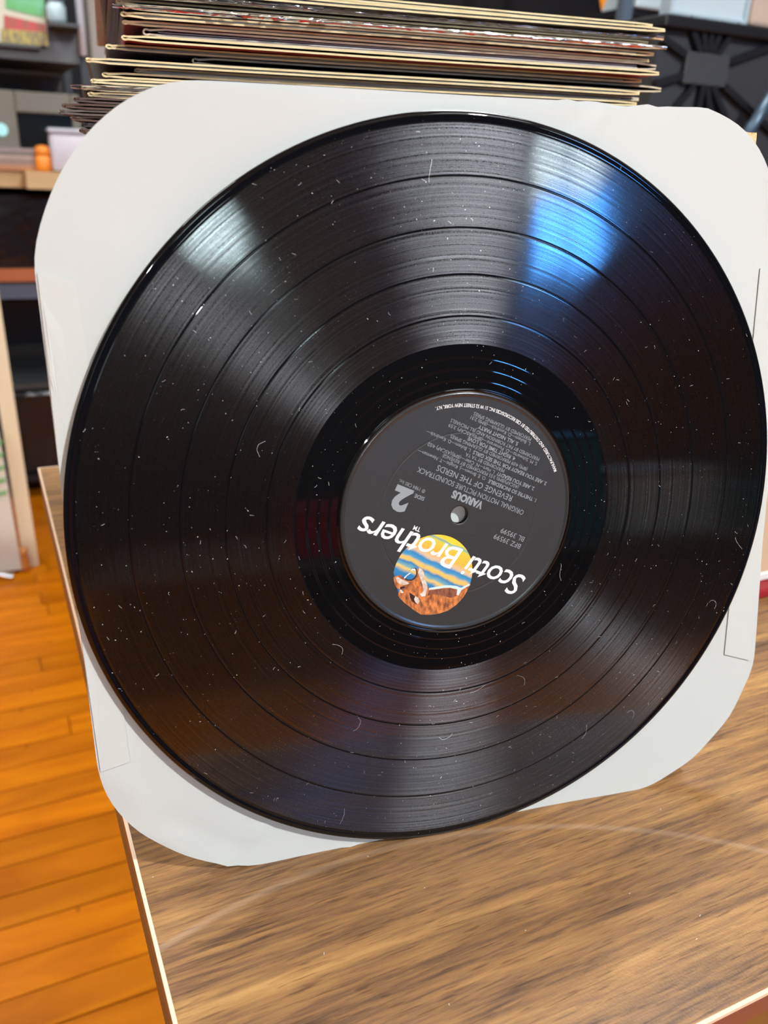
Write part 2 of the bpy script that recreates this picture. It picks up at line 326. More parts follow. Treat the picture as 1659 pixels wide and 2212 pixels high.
# ------------------------------------------------------------------ the table
TX0, TX1, TY0, TY1 = -0.134, 1.25, -0.116, 0.55
t = thing('table', 'walnut laminate table top holding the record, with pale worn edge', 'table', (TX0 + 0.6, 0.2, FZ))
MB().box((TX0 + 0.0015, TY0 + 0.0015, -0.010), (TX1 - 0.0015, TY1 - 0.0015, 0)).build('table_top', M_lam, t)
eb = MB(); lp = MB(); ub = MB()
for p, q in (((TX0, TY0), (TX1, TY0 + .0015)), ((TX0, TY1 - .0015), (TX1, TY1)), ((TX0, TY0 + .0015), (TX0 + .0015, TY1 - .0015)), ((TX1 - .0015, TY0 + .0015), (TX1, TY1 - .0015))):
    eb.box((p[0], p[1], -0.0115), (q[0], q[1], -0.0016)); lp.box((p[0], p[1], -0.0016), (q[0], q[1], 0.0001))
eb.build('edge_band', M_band, t); lp.build('edge_lip', M_lip, t)
MB().box((TX0 + .0006, TY0 + .0006, -0.034), (TX1 - .0006, TY1 - .0006, -0.0115)).build('core_board', M_under, t)
cr_ = MB(); rg = random.Random(8)
for x, y in [(0.1012, -0.0254), (0.0638, -0.0874), (-0.0252, -0.0227), (-0.1281, 0.0266), (-0.0402, 0.0021), (-0.0413, -0.0727), (0.0734, -0.0794), (0.0024, -0.0571), (0.0538, -0.059), (-0.0754, -0.0354)]:
    a_ = rg.uniform(0, 3); l_ = rg.uniform(.0002, .0006); cr_.box((-l_, -.00012, .0), (l_, .00012, .00015)); 
    for v in cr_.V[-8:]: v.x, v.y = x + v.x * math.cos(a_) - v.y * math.sin(a_), y + v.x * math.sin(a_) + v.y * math.cos(a_)
o = cr_.build('crumbs', M_lint, t); o['kind'] = 'stuff'
for x in (TX0 + 0.09, TX1 - 0.09):
    for y in (TY0 + 0.07, TY1 - 0.07):
        MB().lathe([(0.001, FZ), (0.018, FZ), (0.018, FZ + 0.02), (0.014, FZ + 0.03), (0.022, -0.06), (0.026, -0.034), (0.001, -0.034)], 16, (x, y, 0)).build('leg', M_black, t, smooth=True)

# ------------------------------------------------------------------ record
MW = Matrix([[0.9901230631360802, 0.02142145279205585, -0.1385548310464255],
             [-0.14018558731123024, 0.1366128578214392, -0.9806553564775263],
             [-0.002078690989841179, 0.9903928758013846, 0.1382665201906513]])
CW = Vector((0.00291503312401592, 0.020631852572631115, 0.14925253512522696))
def rp(a, b, c=0.0): return CW + MW @ Vector((a, b, c))
rec = thing('vinyl_record', 'black vinyl record with a black label leaning on the white paper sleeve', 'vinyl record', (0, 0, 0))
rec.matrix_world = MW.to_4x4()
ctr = MW.transposed() @ CW                      # disc centre in the record's own frame
def rlink(name, mb_or_me, mats=None, parent=None, smooth=False, z=0.0):
    me = mb_or_me if isinstance(mb_or_me, bpy.types.Mesh) else mesh(name, mb_or_me.V, mb_or_me.F, mats, mb_or_me.S, smooth)
    o = bpy.data.objects.new(name, me); COL.objects.link(o); o.parent = parent or rec
    if parent is None: o.location = ctr
    return o
prof = [(.00365, -.0019), (.00365, -.0002), (.0040, -.00005)]
sl = [1, 1]
def seg(r, z, s):                               # next ring of the profile; flat runs get guard loops so the shading stays flat
    r0, z0 = prof[-1]
    if abs(z - z0) < 1e-9 and r - r0 > .0012:
        n = max(1, int((r - r0) / .002))
        for q in [.00025] + [(r - r0) * k / n for k in range(1, n)] + [r - r0 - .00025]: prof.append((r0 + q, z)); sl.append(s)
    prof.append((r, z)); sl.append(s)
seg(.0500, -.00005, 1); seg(.0503, .00025, 1); seg(.0508, .00025, 1); seg(.0512, -.0001, 1)
for rr in (.0545, .0588, .0632):                # run-out spiral turns
    seg(rr - .0003, -.0001, 1); seg(rr - .00012, .00001, 1); seg(rr + .00012, -.00021, 1); seg(rr + .0003, -.0001, 1)
seg(.0681, -.0001, 1); seg(.0684, 0, 1)
for rr in (.0789, .0942, .1109, .1288):
    seg(rr - .0004, 0, 0); seg(rr - .00022, -.00003, 1); seg(rr, -.00010, 1); seg(rr + .0002, -.00003, 1); seg(rr + .0004, 0, 1)
seg(.1466, 0, 0); seg(.1469, -.00006, 1); seg(.1476, -.00006, 1); seg(.1480, .00004, 1); seg(.1486, .00022, 1); seg(.1492, .00024, 1); seg(.1497, .00010, 1); seg(.1502, -.0002, 1); seg(.1506, -.0006, 1); seg(.1507, -.0010, 1)
seg(.1504, -.0015, 1); seg(.1495, -.0019, 1)
for r in (.12, .08, .04, .00365): prof.append((r, -.0019)); sl.append(1)
d = MB().lathe(prof, 256, slots=sl)
for v in d.V:                                   # a pressed record is never quite flat
    r = math.hypot(v.x, v.y) / .15; th = math.atan2(v.y, v.x)
    v.z += 0.00028 * r * r * math.sin(2 * th + 0.6) + 0.00010 * r ** 3 * math.sin(3 * th + 1.9)
def warp(x, y):
    r = math.hypot(x, y) / .15; th = math.atan2(y, x); return 0.00028 * r * r * math.sin(2 * th + 0.6) + 0.00010 * r ** 3 * math.sin(3 * th + 1.9)
rlink('disc', d, [M_groove, M_gloss], smooth=True)
# label
lb = MB().lathe([(.0037, .00005), (.0039, .00022), (.0045, .00022), (.02, .00022), (.0333, .00022), (.0336, .00022), (.0338, .00012), (.0340, .00012), (.0342, .00022), (.0345, .00022), (.042, .00022), (.0478, .00022), (.0482, .00024), (.0487, .00052), (.0492, .00062), (.0496, .00050), (.0500, .0000)], 192, slots=[0] * 12 + [1] * 5)
for v in lb.V: v.z += warp(v.x, v.y)
label = rlink('label', lb, [M_label, mat('label_edge', (0.03, 0.031, 0.031, 1), 0.22, spec=0.7)], smooth=True); label['label'] = 'black paper centre label with white script and silver text'
TH = math.radians(155.4); CU, SU = math.cos(TH), math.sin(TH)
def l2d(u, v): return (u * CU - v * SU, u * SU + v * CU)
def lplace(V, z):                               # label-frame metres -> label object coordinates
    out = []
    for p in V:
        x, y = l2d(p[0], p[1]); out.append((x, y, z + warp(x, y)))
    return out
def text_mesh(s, bold=0.0, shear=0.0, space=1.0):
    c = bpy.data.curves.new('t', 'FONT'); c.body = s; c.size = 1.0; c.offset = bold; c.shear = shear; c.space_character = space; c.resolution_u = 3
    o = bpy.data.objects.new('t', c); COL.objects.link(o)
    dg = bpy.context.evaluated_depsgraph_get(); me = bpy.data.meshes.new_from_object(o.evaluated_get(dg))
    COL.objects.unlink(o); bpy.data.objects.remove(o); bpy.data.curves.remove(c)
    V = [tuple(v.co) for v in me.vertices]; F = [list(p.vertices) for p in me.polygons]; bpy.data.meshes.remove(me); return V, F
Vh, _ = text_mesh('H'); CAPH = max(v[1] for v in Vh)
TXT = [('VARIOUS', -7.84, -8.47, 14.82, 0.1, 2.9, 2), ('ORIGINAL MOTION PICTURE SOUNDTRACK', -26.66, -11.77, 51.81, 0, 2.1, 0), ('REVENGE OF THE NERDS', -18.86, -15.5, 36.62, 0, 2.4, 0),
("1. THEY'RE SO INCREDIBLE", -29.63, -18.25, 24.08, 0.4, 1.5, 1), ('O. E. Brown—J. Knight—T. Newman—', -3.83, -18.35, 32.1, 0.3, 1.4, 0), ('(ASCAP)(BMI) 3:55 PERFORMED BY REVENGE', -19.45, -20.38, 37.16, 0, 1.4, 0),
('2. ARE YOU READY?', -26.43, -22.41, 18.59, 0.4, 1.5, 1), ('L. Hart—N. Caler—(BMI)(ASCAP) 4:02', -6.42, -22.17, 31.91, 0, 1.4, 0), ('PERFORMED BY YA YA', -10.24, -24.29, 18.93, 0, 1.4, 0),
('3. ARE YOU READY FOR THE SEX GIRLS', -30.75, -26.34, 36.88, 0, 1.5, 1), ('L. Bohem—D. Kendrick—', 7.45, -26.36, 20.8, 0, 1.4, 0), ('(BMI) 4:09 PERFORMED BY GLEAMING SPIRES', -19.64, -28.51, 37.63, 0, 1.4, 0),
('4. RIGHT TIME FOR LOVE', -12.45, -30.52, 23.22, 0, 1.5, 1), ('S. M. Schwartz—D. Pomeranz—(BMI)(ASCAP) 3:59', -22.68, -32.2, 43.32, 0, 1.4, 0), ('PERFORMED BY PAT ROBINSON AND JILL MICHAELS', -22.75, -34.24, 43.44, 0, 1.4, 0),
('5. ALL NIGHT PARTY', -10.75, -36.49, 19.38, 0.3, 1.5, 1), ('L. Bohem—D. Kendrick—(BMI) 2:31', -15.8, -38.49, 29.15, 0, 1.4, 0), ('PERFORMED BY GLEAMING SPIRES', -15.4, -40.32, 28.22, 0, 1.4, 0),
('SIDE', 17.19, -1.44, 4.49, 0, 1.5, 1), ('2', 22.63, -1.57, 7.67, 0, 8.6, 3), ('\u2117 1984 CBS Inc.', 18.25, -4.31, 12.19, -1.0, 1.4, 0),
('BFZ 39599', -32.21, 1.86, 13.51, -0.5, 2.1, 0), ('BL 39599', -32.37, -1.52, 11.9, -0.5, 2.1, 0),
('Scotti', -41.22, 14.0, 29.6, -0.5, 9.4, 4), ('Brothers', -8.2, 12.6, 46.8, 1.6, 9.4, 4), ('TM', 13.29, 10.55, 3.16, 0.7, 1.8, 1)]
for s, u0, v0, w, ang, cap, st in TXT:
    V, F = text_mesh(s, (0.0, 0.018, 0.05, 0.06, 0.006)[st], 0.22 if st == 4 else 0.0, 0.92 if st == 4 else 1.0)
    xa, xb = min(v[0] for v in V), max(v[0] for v in V); kx = w / (xb - xa); ky = cap / CAPH; ca, sa = math.cos(math.radians(ang)), math.sin(math.radians(ang))
    P = []
    for v in V:
        x, y = (v[0] - xa) * kx, v[1] * ky; P.append(((u0 + x * ca - y * sa) * .001, (v0 + x * sa + y * ca) * .001))
    rlink('lettering', mesh('lettering', lplace(P, .00034 if st == 4 else .00028), F, M_ink if st == 4 or s == 'TM' else M_silver), parent=label)
V, F = text_mesh('MANUFACTURED AND DISTRIBUTED BY CBS RECORDS/CBS INC. 51 W 52 STREET NEW YORK, N.Y.', 0.012)
xb = max(v[0] for v in V); P = []; ky = 1.35 / CAPH
for v in V:
    a = math.radians(-135.5 + (135.5 - 51.0) * v[0] / xb); r = 45.9 - 0.9 * math.sin(PI * v[0] / xb) - v[1] * ky; P.append((r * math.cos(a) * .001, r * math.sin(a) * .001))
rlink('lettering', mesh('lettering', lplace(P, .00028), F, M_ink), parent=label)
# round emblem: a cat in front of a striped evening sky
def sky_mat():
    m = bpy.data.materials.new('emblem_sky'); m.use_nodes = True; nt = m.node_tree; N, L = nt.nodes, nt.links; b = N['Principled BSDF']; b.inputs['Roughness'].default_value = 0.5
    tc = N.new('ShaderNodeTexCoord'); sx = N.new('ShaderNodeSeparateXYZ'); L.new(tc.outputs['Object'], sx.inputs[0])
    # coordinate across the stripes (label "up")
    m1 = N.new('ShaderNodeMath'); m1.operation = 'MULTIPLY'; m1.inputs[1].default_value = -SU * 1000 + 0; L.new(sx.outputs[0], m1.inputs[0])
    m2 = N.new('ShaderNodeMath'); m2.operation = 'MULTIPLY_ADD'; m2.inputs[1].default_value = CU * 1000; L.new(sx.outputs[1], m2.inputs[0]); L.new(m1.outputs[0], m2.inputs[2])
    u1 = N.new('ShaderNodeMath'); u1.operation = 'MULTIPLY_ADD'; u1.inputs[1].default_value = CU * 1000 * 0.10; L.new(sx.outputs[0], u1.inputs[0]); L.new(m2.outputs[0], u1.inputs[2])
    nz = N.new('ShaderNodeTexNoise'); nz.inputs['Scale'].default_value = 130; nz.inputs['Detail'].default_value = 5; L.new(tc.outputs['Object'], nz.inputs['Vector'])
    m3 = N.new('ShaderNodeMath'); m3.operation = 'MULTIPLY_ADD'; m3.inputs[1].default_value = 3.4; L.new(nz.outputs['Fac'], m3.inputs[0]); L.new(u1.outputs[0], m3.inputs[2])
    mr = N.new('ShaderNodeMapRange'); mr.inputs['From Min'].default_value = 11.0; mr.inputs['From Max'].default_value = 37.0; L.new(m3.outputs[0], mr.inputs[0])
    r = N.new('ShaderNodeValToRGB'); e = r.color_ramp.elements
    st = [(0.0, (240, 205, 50)), (0.10, (238, 205, 60)), (0.13, (110, 165, 160)), (0.17, (215, 200, 70)), (0.22, (238, 190, 60)), (0.36, (238, 178, 62)), (0.43, (242, 184, 128)), (0.48, (205, 185, 160)), (0.52, (45, 130, 185)), (0.58, (70, 150, 190)), (0.63, (240, 190, 105)), (0.67, (235, 190, 90)), (0.71, (40, 125, 180)), (0.78, (120, 170, 175)), (0.82, (240, 195, 95)), (0.88, (45, 130, 180)), (1.0, (40, 110, 165))]
    e[0].position = 0; e[0].color = srgb(*st[0][1]); e[1].position = 1; e[1].color = srgb(*st[-1][1])
    for p, c in st[1:-1]: k = e.new(p); k.color = srgb(*c)
    L.new(mr.outputs[0], r.inputs[0]); L.new(r.outputs[0], b.inputs['Base Color']); return m
def poly(name, pts, m, z):
    bm = bmesh.new(); f = bm.faces.new([bm.verts.new(p) for p in lplace([(p[0] * .001, p[1] * .001) for p in pts], z)]); bmesh.ops.triangulate(bm, faces=[f])
    me = bpy.data.meshes.new(name); bm.to_mesh(me); bm.free(); me.materials.append(m); return rlink(name, me, parent=label)
ring = []
for k in range(72):
    a = 2 * PI * k / 72; x, y = -0.5 + 17.4 * math.cos(a), 27.1 + 17.4 * math.sin(a)
    if 20 < math.degrees(a) < 100: continue
    ring.append((x, y))
i0 = next(i for i, p in enumerate(ring) if p[0] > 14 and p[1] > 31)
ring = ring[:i0 + 1] + [(13.5, 35.5), (10.5, 38.9), (6.3, 41.9), (0.4, 43.75)] + ring[i0 + 1:]
poly('emblem_sky', ring, sky_mat(), .00026)
M_fur = mat('emblem_fur', srgb(120, 66, 40), 0.5, noise=(srgb(232, 140, 74), (650, 300, 300), 5, 0.16))
M_pale = mat('emblem_pale', srgb(226, 226, 214), 0.5, noise=(srgb(196, 160, 140), (500, 500, 500), 3, 0.25))
M_edark = mat('emblem_dark', srgb(48, 30, 34), 0.5); M_ebrown = mat('emblem_brown', srgb(96, 54, 44), 0.5, noise=(srgb(160, 96, 70), (700, 250, 300), 4, 0.2))
M_rim = mat('emblem_rim_light', srgb(205, 228, 222), 0.5)
poly('cat_body', [(-18.1, 25.07), (-16.22, 26.27), (-14.71, 28.21), (-12.63, 28.33), (-9.88, 28.97), (-7.27, 29.84), (-4.39, 31.37), (-1.15, 32.73), (0.95, 31.46), (2.75, 29.26), (3.8, 27.38), (5.13, 26.16), (6.75, 26.15), (7.41, 27.22), (6.49, 28.85), (6.32, 30.75), (7.38, 32.23), (9.4, 32.91), (11.36, 32.46), (12.98, 31.48), (14.56, 32.43), (15.47, 33.57), (13.5, 36.24), (12.06, 37.15), (10.58, 37.21), (10.53, 38.87), (10.21, 40.16), (6.29, 41.97), (0.43, 43.74), (-2.86, 44.38), (-5.7, 43.7), (-10.3, 41.6), (-13.77, 39.0), (-16.2, 35.4), (-17.6, 31.5), (-18.0, 28.2)], M_fur, .00028)
poly('cat_back_shade', [(-1.62, 33.71), (-4.75, 32.1), (-10.24, 29.7), (-13.23, 29.56), (-14.31, 32.06), (-12.17, 33.63), (-7.76, 33.94), (-3.62, 34.74), (-1.91, 36.16)], M_ebrown, .000295)
poly('cat_muzzle', [(14.47, 33.23), (13.59, 32.65), (11.02, 33.18), (8.92, 33.3), (7.82, 33.77), (9.61, 34.93), (11.48, 35.28), (13.19, 34.74)], M_pale, .000295)
poly('cat_chest', [(6.75, 26.15), (5.01, 26.4), (3.57, 27.86), (2.27, 29.94), (0.32, 31.54), (-0.62, 33.48), (-1.13, 36.42), (0.29, 37.17), (1.53, 36.45), (0.57, 34.72), (2.48, 31.98), (4.77, 29.67), (6.34, 28.24)], M_pale, .000295)
poly('cat_rim_light', [(-1.15, 32.73), (-4.22, 31.0), (-7.09, 29.47), (-9.7, 28.6), (-12.44, 27.97), (-14.65, 28.08), (-17.3, 25.34), (-18.08, 25.65), (-15.34, 28.86), (-15.12, 31.51), (-14.2, 31.53), (-13.37, 29.23), (-10.18, 29.58), (-7.57, 30.45), (-4.69, 31.98), (-1.51, 33.46)], M_rim, .00031)
poly('cat_ear', [(6.21, 37.16), (3.23, 37.86), (2.67, 39.65), (0.83, 41.03), (3.58, 40.23), (5.04, 39.02)], M_edark, .00030)
poly('cat_ear', [(2.97, 37.77), (1.34, 38.08), (0.37, 39.18), (0.43, 40.61), (1.81, 40.22), (3.03, 39.2)], M_pale, .00031)
poly('cat_eye', [(11.03, 36.24), (9.63, 35.5), (8.65, 35.73), (9.94, 36.72), (8.27, 38.4), (10.46, 37.45)], M_edark, .00030)
poly('cat_eye', [(10.72, 37.54), (10.07, 37.04), (8.38, 38.16), (9.64, 38.58)], M_pale, .00031)
poly('cat_mouth', [(10.21, 28.73), (9.21, 27.14), (8.01, 26.59), (7.06, 27.65), (6.37, 29.09), (6.39, 30.91), (7.38, 32.23), (9.15, 32.82), (11.36, 32.46), (12.07, 31.86), (11.28, 32.01), (9.37, 32.34), (7.61, 31.75), (6.93, 30.4), (6.87, 28.98), (7.49, 27.8), (8.22, 27.08), (9.1, 27.38), (9.83, 28.6)], M_edark, .00031)
poly('cat_fang', [(11.29, 32.29), (10.81, 31.16), (10.01, 29.77), (8.99, 29.15), (9.78, 30.25), (10.44, 31.31), (10.6, 32.34)], M_ink, .00032)
poly('cat_fang', [(10.01, 28.52), (9.26, 27.35), (8.22, 27.08), (7.51, 27.95), (8.58, 27.84)], M_ink, .00032)
# dust and lint lying on the vinyl
du = MB(); rng = random.Random(3)
for _ in range(1500):
    r = math.sqrt(rng.uniform(.052 ** 2, .149 ** 2)); a = rng.uniform(0, 2 * PI); x, y = r * math.cos(a), r * math.sin(a); z = warp(x, y) + .00008
    s = rng.choice((.00005, .00006, .00007, .00008, .00010, .00014)); el = rng.uniform(1, 2.6); b = rng.uniform(0, PI)
    P = [(x + s * (math.cos(q) * el * math.cos(b) - math.sin(q) * math.sin(b)), y + s * (math.cos(q) * el * math.sin(b) + math.sin(q) * math.cos(b)), z) for q in [k * PI / 3 for k in range(6)]]
    du.add(P, [list(range(6))])
for i in range(120):
    r = math.sqrt(rng.uniform(.053 ** 2, .148 ** 2)); a = rng.uniform(0, 2 * PI); x, y = r * math.cos(a), r * math.sin(a); b = rng.uniform(0, 2 * PI); kk = rng.uniform(-1, 1) * 900
    big = i < 14; n = 14 if big else 6; step = .0006 if big else .0003; wd_ = .00005
    if big: kk = rng.uniform(-1, 1) * 450
    V = []
    for k in range(n):
        z = warp(x, y) + .0002; V += [(x - wd_ * math.sin(b), y + wd_ * math.cos(b), z), (x + wd_ * math.sin(b), y - wd_ * math.cos(b), z)]
        x += step * math.cos(b); y += step * math.sin(b); b += kk * step + rng.uniform(-.25, .25)
    du.add(V, [[2 * k, 2 * k + 1, 2 * k + 3, 2 * k + 2] for k in range(n - 1)])
o = rlink('lint', du, [M_lint]); o['kind'] = 'stuff'

# ------------------------------------------------------------------ white paper inner sleeve behind the record
slv = thing('paper_sleeve', 'white paper inner sleeve with round corners standing behind the record', 'record sleeve', (0, 0.02, 0))
OUT = [(-.0997, .1552), (-.1101, .1529), (-.1221, .146), (-.1327, .1365), (-.1423, .123), (-.1485, .1094), (-.1503, .1037), (-.1525, .0979), (-.1515, .0936), (-.1504, .0216), (-.1484, -.0444), (-.1473, -.0954), (-.1437, -.109), (-.1342, -.1238), (-.1168, -.1387), (-.1, -.1475), (-.0904, -.1503), (-.0259, -.1506), (.0627, -.1503), (.1064, -.1499), (.1319, -.138), (.1512, -.118), (.1603, -.0939), (.1611, -.0902), (.1565, -.0217), (.1545, .05), (.1528, .095), (.1465, .117), (.1333, .1412), (.1229, .1511), (.1087, .1572), (.1021, .1581), (.075, .1573), (.0407, .1572), (-.0368, .1561)]
def densify(P, step=.004, sm=True):
    Q = []
    for i, p in enumerate(P):
        q = P[(i + 1) % len(P)]; n = max(1, int(math.hypot(q[0] - p[0], q[1] - p[1]) / step))
        Q += [(p[0] + (q[0] - p[0]) * k / n, p[1] + (q[1] - p[1]) * k / n) for k in range(n)]
    for _ in range(3):
        n = len(Q); Q = [tuple(.25 * Q[i - 1][c] + .5 * Q[i][c] + .25 * Q[(i + 1) % n][c] for c in (0, 1)) for i in range(n)] if sm else Q
    if sm:
        jr = random.Random(17)
        Q = [(x, y + jr.choice((-.0006, -.0003, 0, .0004, .0006))) if y > .1535 and .036 < x < .104 else (x, y) for x, y in Q]
    return Q
def seglen(p, a, b):
    ax, ay = a; bx, by = b; dx, dy = bx - ax, by - ay; tt = max(0, min(1, ((p[0] - ax) * dx + (p[1] - ay) * dy) / (dx * dx + dy * dy)))
    return math.hypot(p[0] - ax - tt * dx, p[1] - ay - tt * dy)
CREASES = [((.0607, .158), (.0440, .143), .0016, .0007), ((.0555, .158), (.0390, .143), .0012, -.0006), ((-.1003, -.149), (-.080, -.129), .0014, .0007), ((-.095, -.15), (-.077, -.131), .0012, -.0005),
           ((.094, .158), (.085, .150), .001, .0005), ((.108, .158), (.100, .148), .001, .0005), ((-.046, -.1506), (-.052, -.139), .0008, .0004), ((-.148, .09), (-.150, .06), .001, .0003), ((-.142, -.097), (-.12, -.13), .0025, .0004), ((-.13, -.115), (-.09, -.143), .003, -.0004)]
def bulge(x, y):
    z = 0.0007 * math.sin(21 * x + 1.0) * math.sin(17 * y + .5) + 0.00035 * math.sin(55 * x + 30 * y) 
    for a, b, w, h in CREASES: z += 1.8 * h * math.exp(-(seglen((x, y), a, b) / w) ** 2)
    return z
def sheet(outline, z0, thick=.00022, rings=30, ctr2=(0.0, 0.0), sm=True):
    O = densify(outline, sm=sm); n = len(O); mb = MB(); V = []
    for side in (0, 1):
        for i in range(rings + 1):
            tt = (i / rings) ** 0.7
            for p in O:
                x, y = ctr2[0] + (p[0] - ctr2[0]) * tt, ctr2[1] + (p[1] - ctr2[1]) * tt
                V.append(rp(x, y, z0 + bulge(x, y) * (0.4 + 0.6 * tt) - side * thick))
    H = (rings + 1) * n; F = []
    for side in (0, 1):
        for i in range(rings):
            for k in range(n):
                q = [i * n + k, i * n + (k + 1) % n, (i + 1) * n + (k + 1) % n, (i + 1) * n + k]; q = [j + side * H for j in q]; F.append(q[::-1] if side == 0 else q)
    B = len(V); V += [v.copy() for v in V[rings * n:(rings + 1) * n]] + [v.copy() for v in V[H + rings * n:H + (rings + 1) * n]]
    for k in range(n): F.append([B + k, B + n + k, B + n + (k + 1) % n, B + (k + 1) % n])
    return mb.add(V, F)
sheet([(x, y + 0.0) for x, y in OUT], -.0050).build('back_sheet', M_paper, slv, smooth=True)
rj_ = random.Random(2)
front = []
for x, y in OUT:
    if y > .150 and -.112 < x < .075: y = {-.0997: .1547, -.1101: .1526, -.0368: .1527, .0407: .1549}.get(x, y - .0016)
    front.append((x, y))
i = front.index((-.0368, .1527)); front[i + 1:i + 1] = [(-.076, .1540)]
sheet(front, -.0040).build('front_sheet', M_paper, slv, smooth=True)
for pts in ([(-.1508, .0938), (-.1392, .0911), (-.1372, .0619), (-.1360, -.0659), (-.1350, -.0907), (-.1463, -.0932), (-.1482, -.0444), (-.1502, .0216)],
            [(.1535, .0983), (.1371, .0975), (.1380, .06), (.1410, -.02), (.1426, -.0826), (.1576, -.0876), (.1562, -.0217), (.1542, .05)]):
    c0 = (sum(p[0] for p in pts) / len(pts), sum(p[1] for p in pts) / len(pts))
    sheet(pts, -.0034, .0004, 8, c0, sm=False).build('side_flap', M_paper2, slv, smooth=False)

# ------------------------------------------------------------------ white carton standing behind the sleeve (its torn corner shows at the right)
bx = thing('cardboard_box', 'white cardboard box with torn tan top edge behind the paper sleeve', 'box', rp(0.01, -.1495, -.03))
bx.location.z = 0
def rbox(a0, a1, b0, b1, c0, c1): 
    V = [rp(a, b, c) for a in (a0, a1) for b in (b0, b1) for c in (c0, c1)]
    return V, [[0, 1, 3, 2], [4, 6, 7, 5], [0, 4, 5, 1], [2, 3, 7, 6], [0, 2, 6, 4], [1, 5, 7, 3]]
mb = MB().add(*rbox(-.105, .1335, -.1435, .1472, -.012, -.050)); mb.build('carton_body', M_white, bx, fix=True)
mb = MB(); rng = random.Random(5); n = 60; top = []; bot = []
for k in range(n + 1):
    a = -.105 + (.1335 + .105) * k / n; top.append((a, .1522 + rng.uniform(-.0006, .0006))); bot.append((a, .1472 + rng.uniform(-.0012, .0006)))
V = []
for k in range(n + 1):
    z = rng.uniform(-.0005, .0004)
    V += [rp(*top[k], -.0118 + z), rp(*bot[k], -.0113), rp(*top[k], -.050), rp(*bot[k], -.0495)]
F = []
for k in range(n):
    i = 4 * k; F += [[i, i + 1, i + 5, i + 4], [i, i + 4, i + 6, i + 2], [i + 2, i + 6, i + 7, i + 3], [i + 1, i + 3, i + 7, i + 5]]
F += [[0, 2, 3, 1], [4 * n, 4 * n + 1, 4 * n + 3, 4 * n + 2]]
mb.add(V, F).build('torn_edge', M_kraft, bx, fix=True)

# ------------------------------------------------------------------ flat pile of record jackets behind
PD = Vector((0.989232, -0.145853, 0.012142)); PN = Vector((0.145863, 0.989305, 0)).normalized(); PU = PD.cross(PN).normalized()
PP = Vector((0.051378, 0.202425, 0.322582))
KX = 0.3047 / 1207.0; KZ = 0.0328 / 156.0
def jacket_mesh(name, w, d, T, mats, bulb=0.3, seed=0, wav=0.00015, inside=True):
    rg = random.Random(seed); t = .0009; h = (T - t) / 2
    def half(x):
        e = 1.0
        if x < .012: e = 0.55 + 0.45 * (x - .004) / .008 if x > .004 else 1.12 - 0.57 * (x / .004)
        if x > w - .010: e = 0.45 + 0.55 * ((w - x) / .010)
        return h * e
    ph = rg.uniform(0, 6)
    wv = lambda x: wav * math.sin(x * 23 + ph)
    xs = [.0025, .004, .007, .012, .03, .07, .12, .17, .22, .27, w - .014, w - .006, w - .0006]
    xs = sorted(x for x in xs if x < w)
    cl = [(x, half(x) + wv(x)) for x in reversed(xs)]
    r = half(.0025)
    for k in range(1, 6):
        a = PI / 2 + PI * k / 6; cl.append((.0025 + max(r, .0011) * 1.2 * math.cos(a), r * math.sin(a) + wv(0)))
    cl += [(x, -half(x) + wv(x)) for x in xs]
    n = len(cl); L_, R_ = [], []
    for i in range(n):
        a = cl[max(i - 1, 0)]; b = cl[min(i + 1, n - 1)]; dx, dy = b[0] - a[0], b[1] - a[1]; q = math.hypot(dx, dy) or 1
        nx, ny = -dy / q, dx / q; L_.append((cl[i][0] + nx * t / 2, cl[i][1] + ny * t / 2)); R_.append((cl[i][0] - nx * t / 2, cl[i][1] - ny * t / 2))
    V = []; F = []; S_ = []
    for yy in (0, d):
        for i in range(n):
            jig = rg.uniform(-.0004, .0006) if yy == 0 else 0
            V += [(L_[i][0], yy + jig, L_[i][1]), (R_[i][0], yy + jig, R_[i][1])]
    o = 2 * n
    for i in range(n - 1):
        a, b, c, e = 2 * i, 2 * i + 1, 2 * i + 2, 2 * i + 3
        F += [[a, b, e, c], [o + a, o + c, o + e, o + b], [a, c, o + c, o + a], [b, o + b, o + e, e]]; S_ += [0, 0, 2, 1]
    for j in (0, n - 1): F.append([2 * j, o + 2 * j, o + 2 * j + 1, 2 * j + 1]); S_.append(0)
    me = mesh(name, V, F, mats, S_)
    bm = bmesh.new(); bm.from_mesh(me); bmesh.ops.recalc_face_normals(bm, faces=bm.faces); bm.to_mesh(me); bm.free(); return me
def cover(nm, c, c2=None, rough=0.45): return mat('cover_' + nm, srgb(*c), rough, noise=(srgb(*(c2 or c)), (30, 30, 30), 4, 0.2) if c2 else None)
C_ = dict(grey=cover('grey', (105, 95, 86), (84, 74, 66)), brown=cover('brown', (96, 74, 62), (70, 54, 46)), white=cover('white', (205, 203, 195), (190, 186, 176)), red=cover('red', (176, 26, 16), (190, 40, 20)),
          pink=cover('pink', (196, 140, 140), (120, 66, 70)), lilac=cover('lilac', (168, 158, 162), (140, 130, 136)), olive=cover('olive', (84, 82, 62), (62, 62, 48)), tan=cover('tan', (190, 164, 120), (170, 142, 100)),
          dark=cover('dark', (52, 46, 44), (36, 32, 32)), yellow=cover('yellow', (214, 168, 44), (190, 90, 30)))
M_in = mat('jacket_inside', (0.05, 0.045, 0.04, 1), 0.8); M_inw = mat('inner_paper', (0.6, 0.58, 0.54, 1), 0.8)
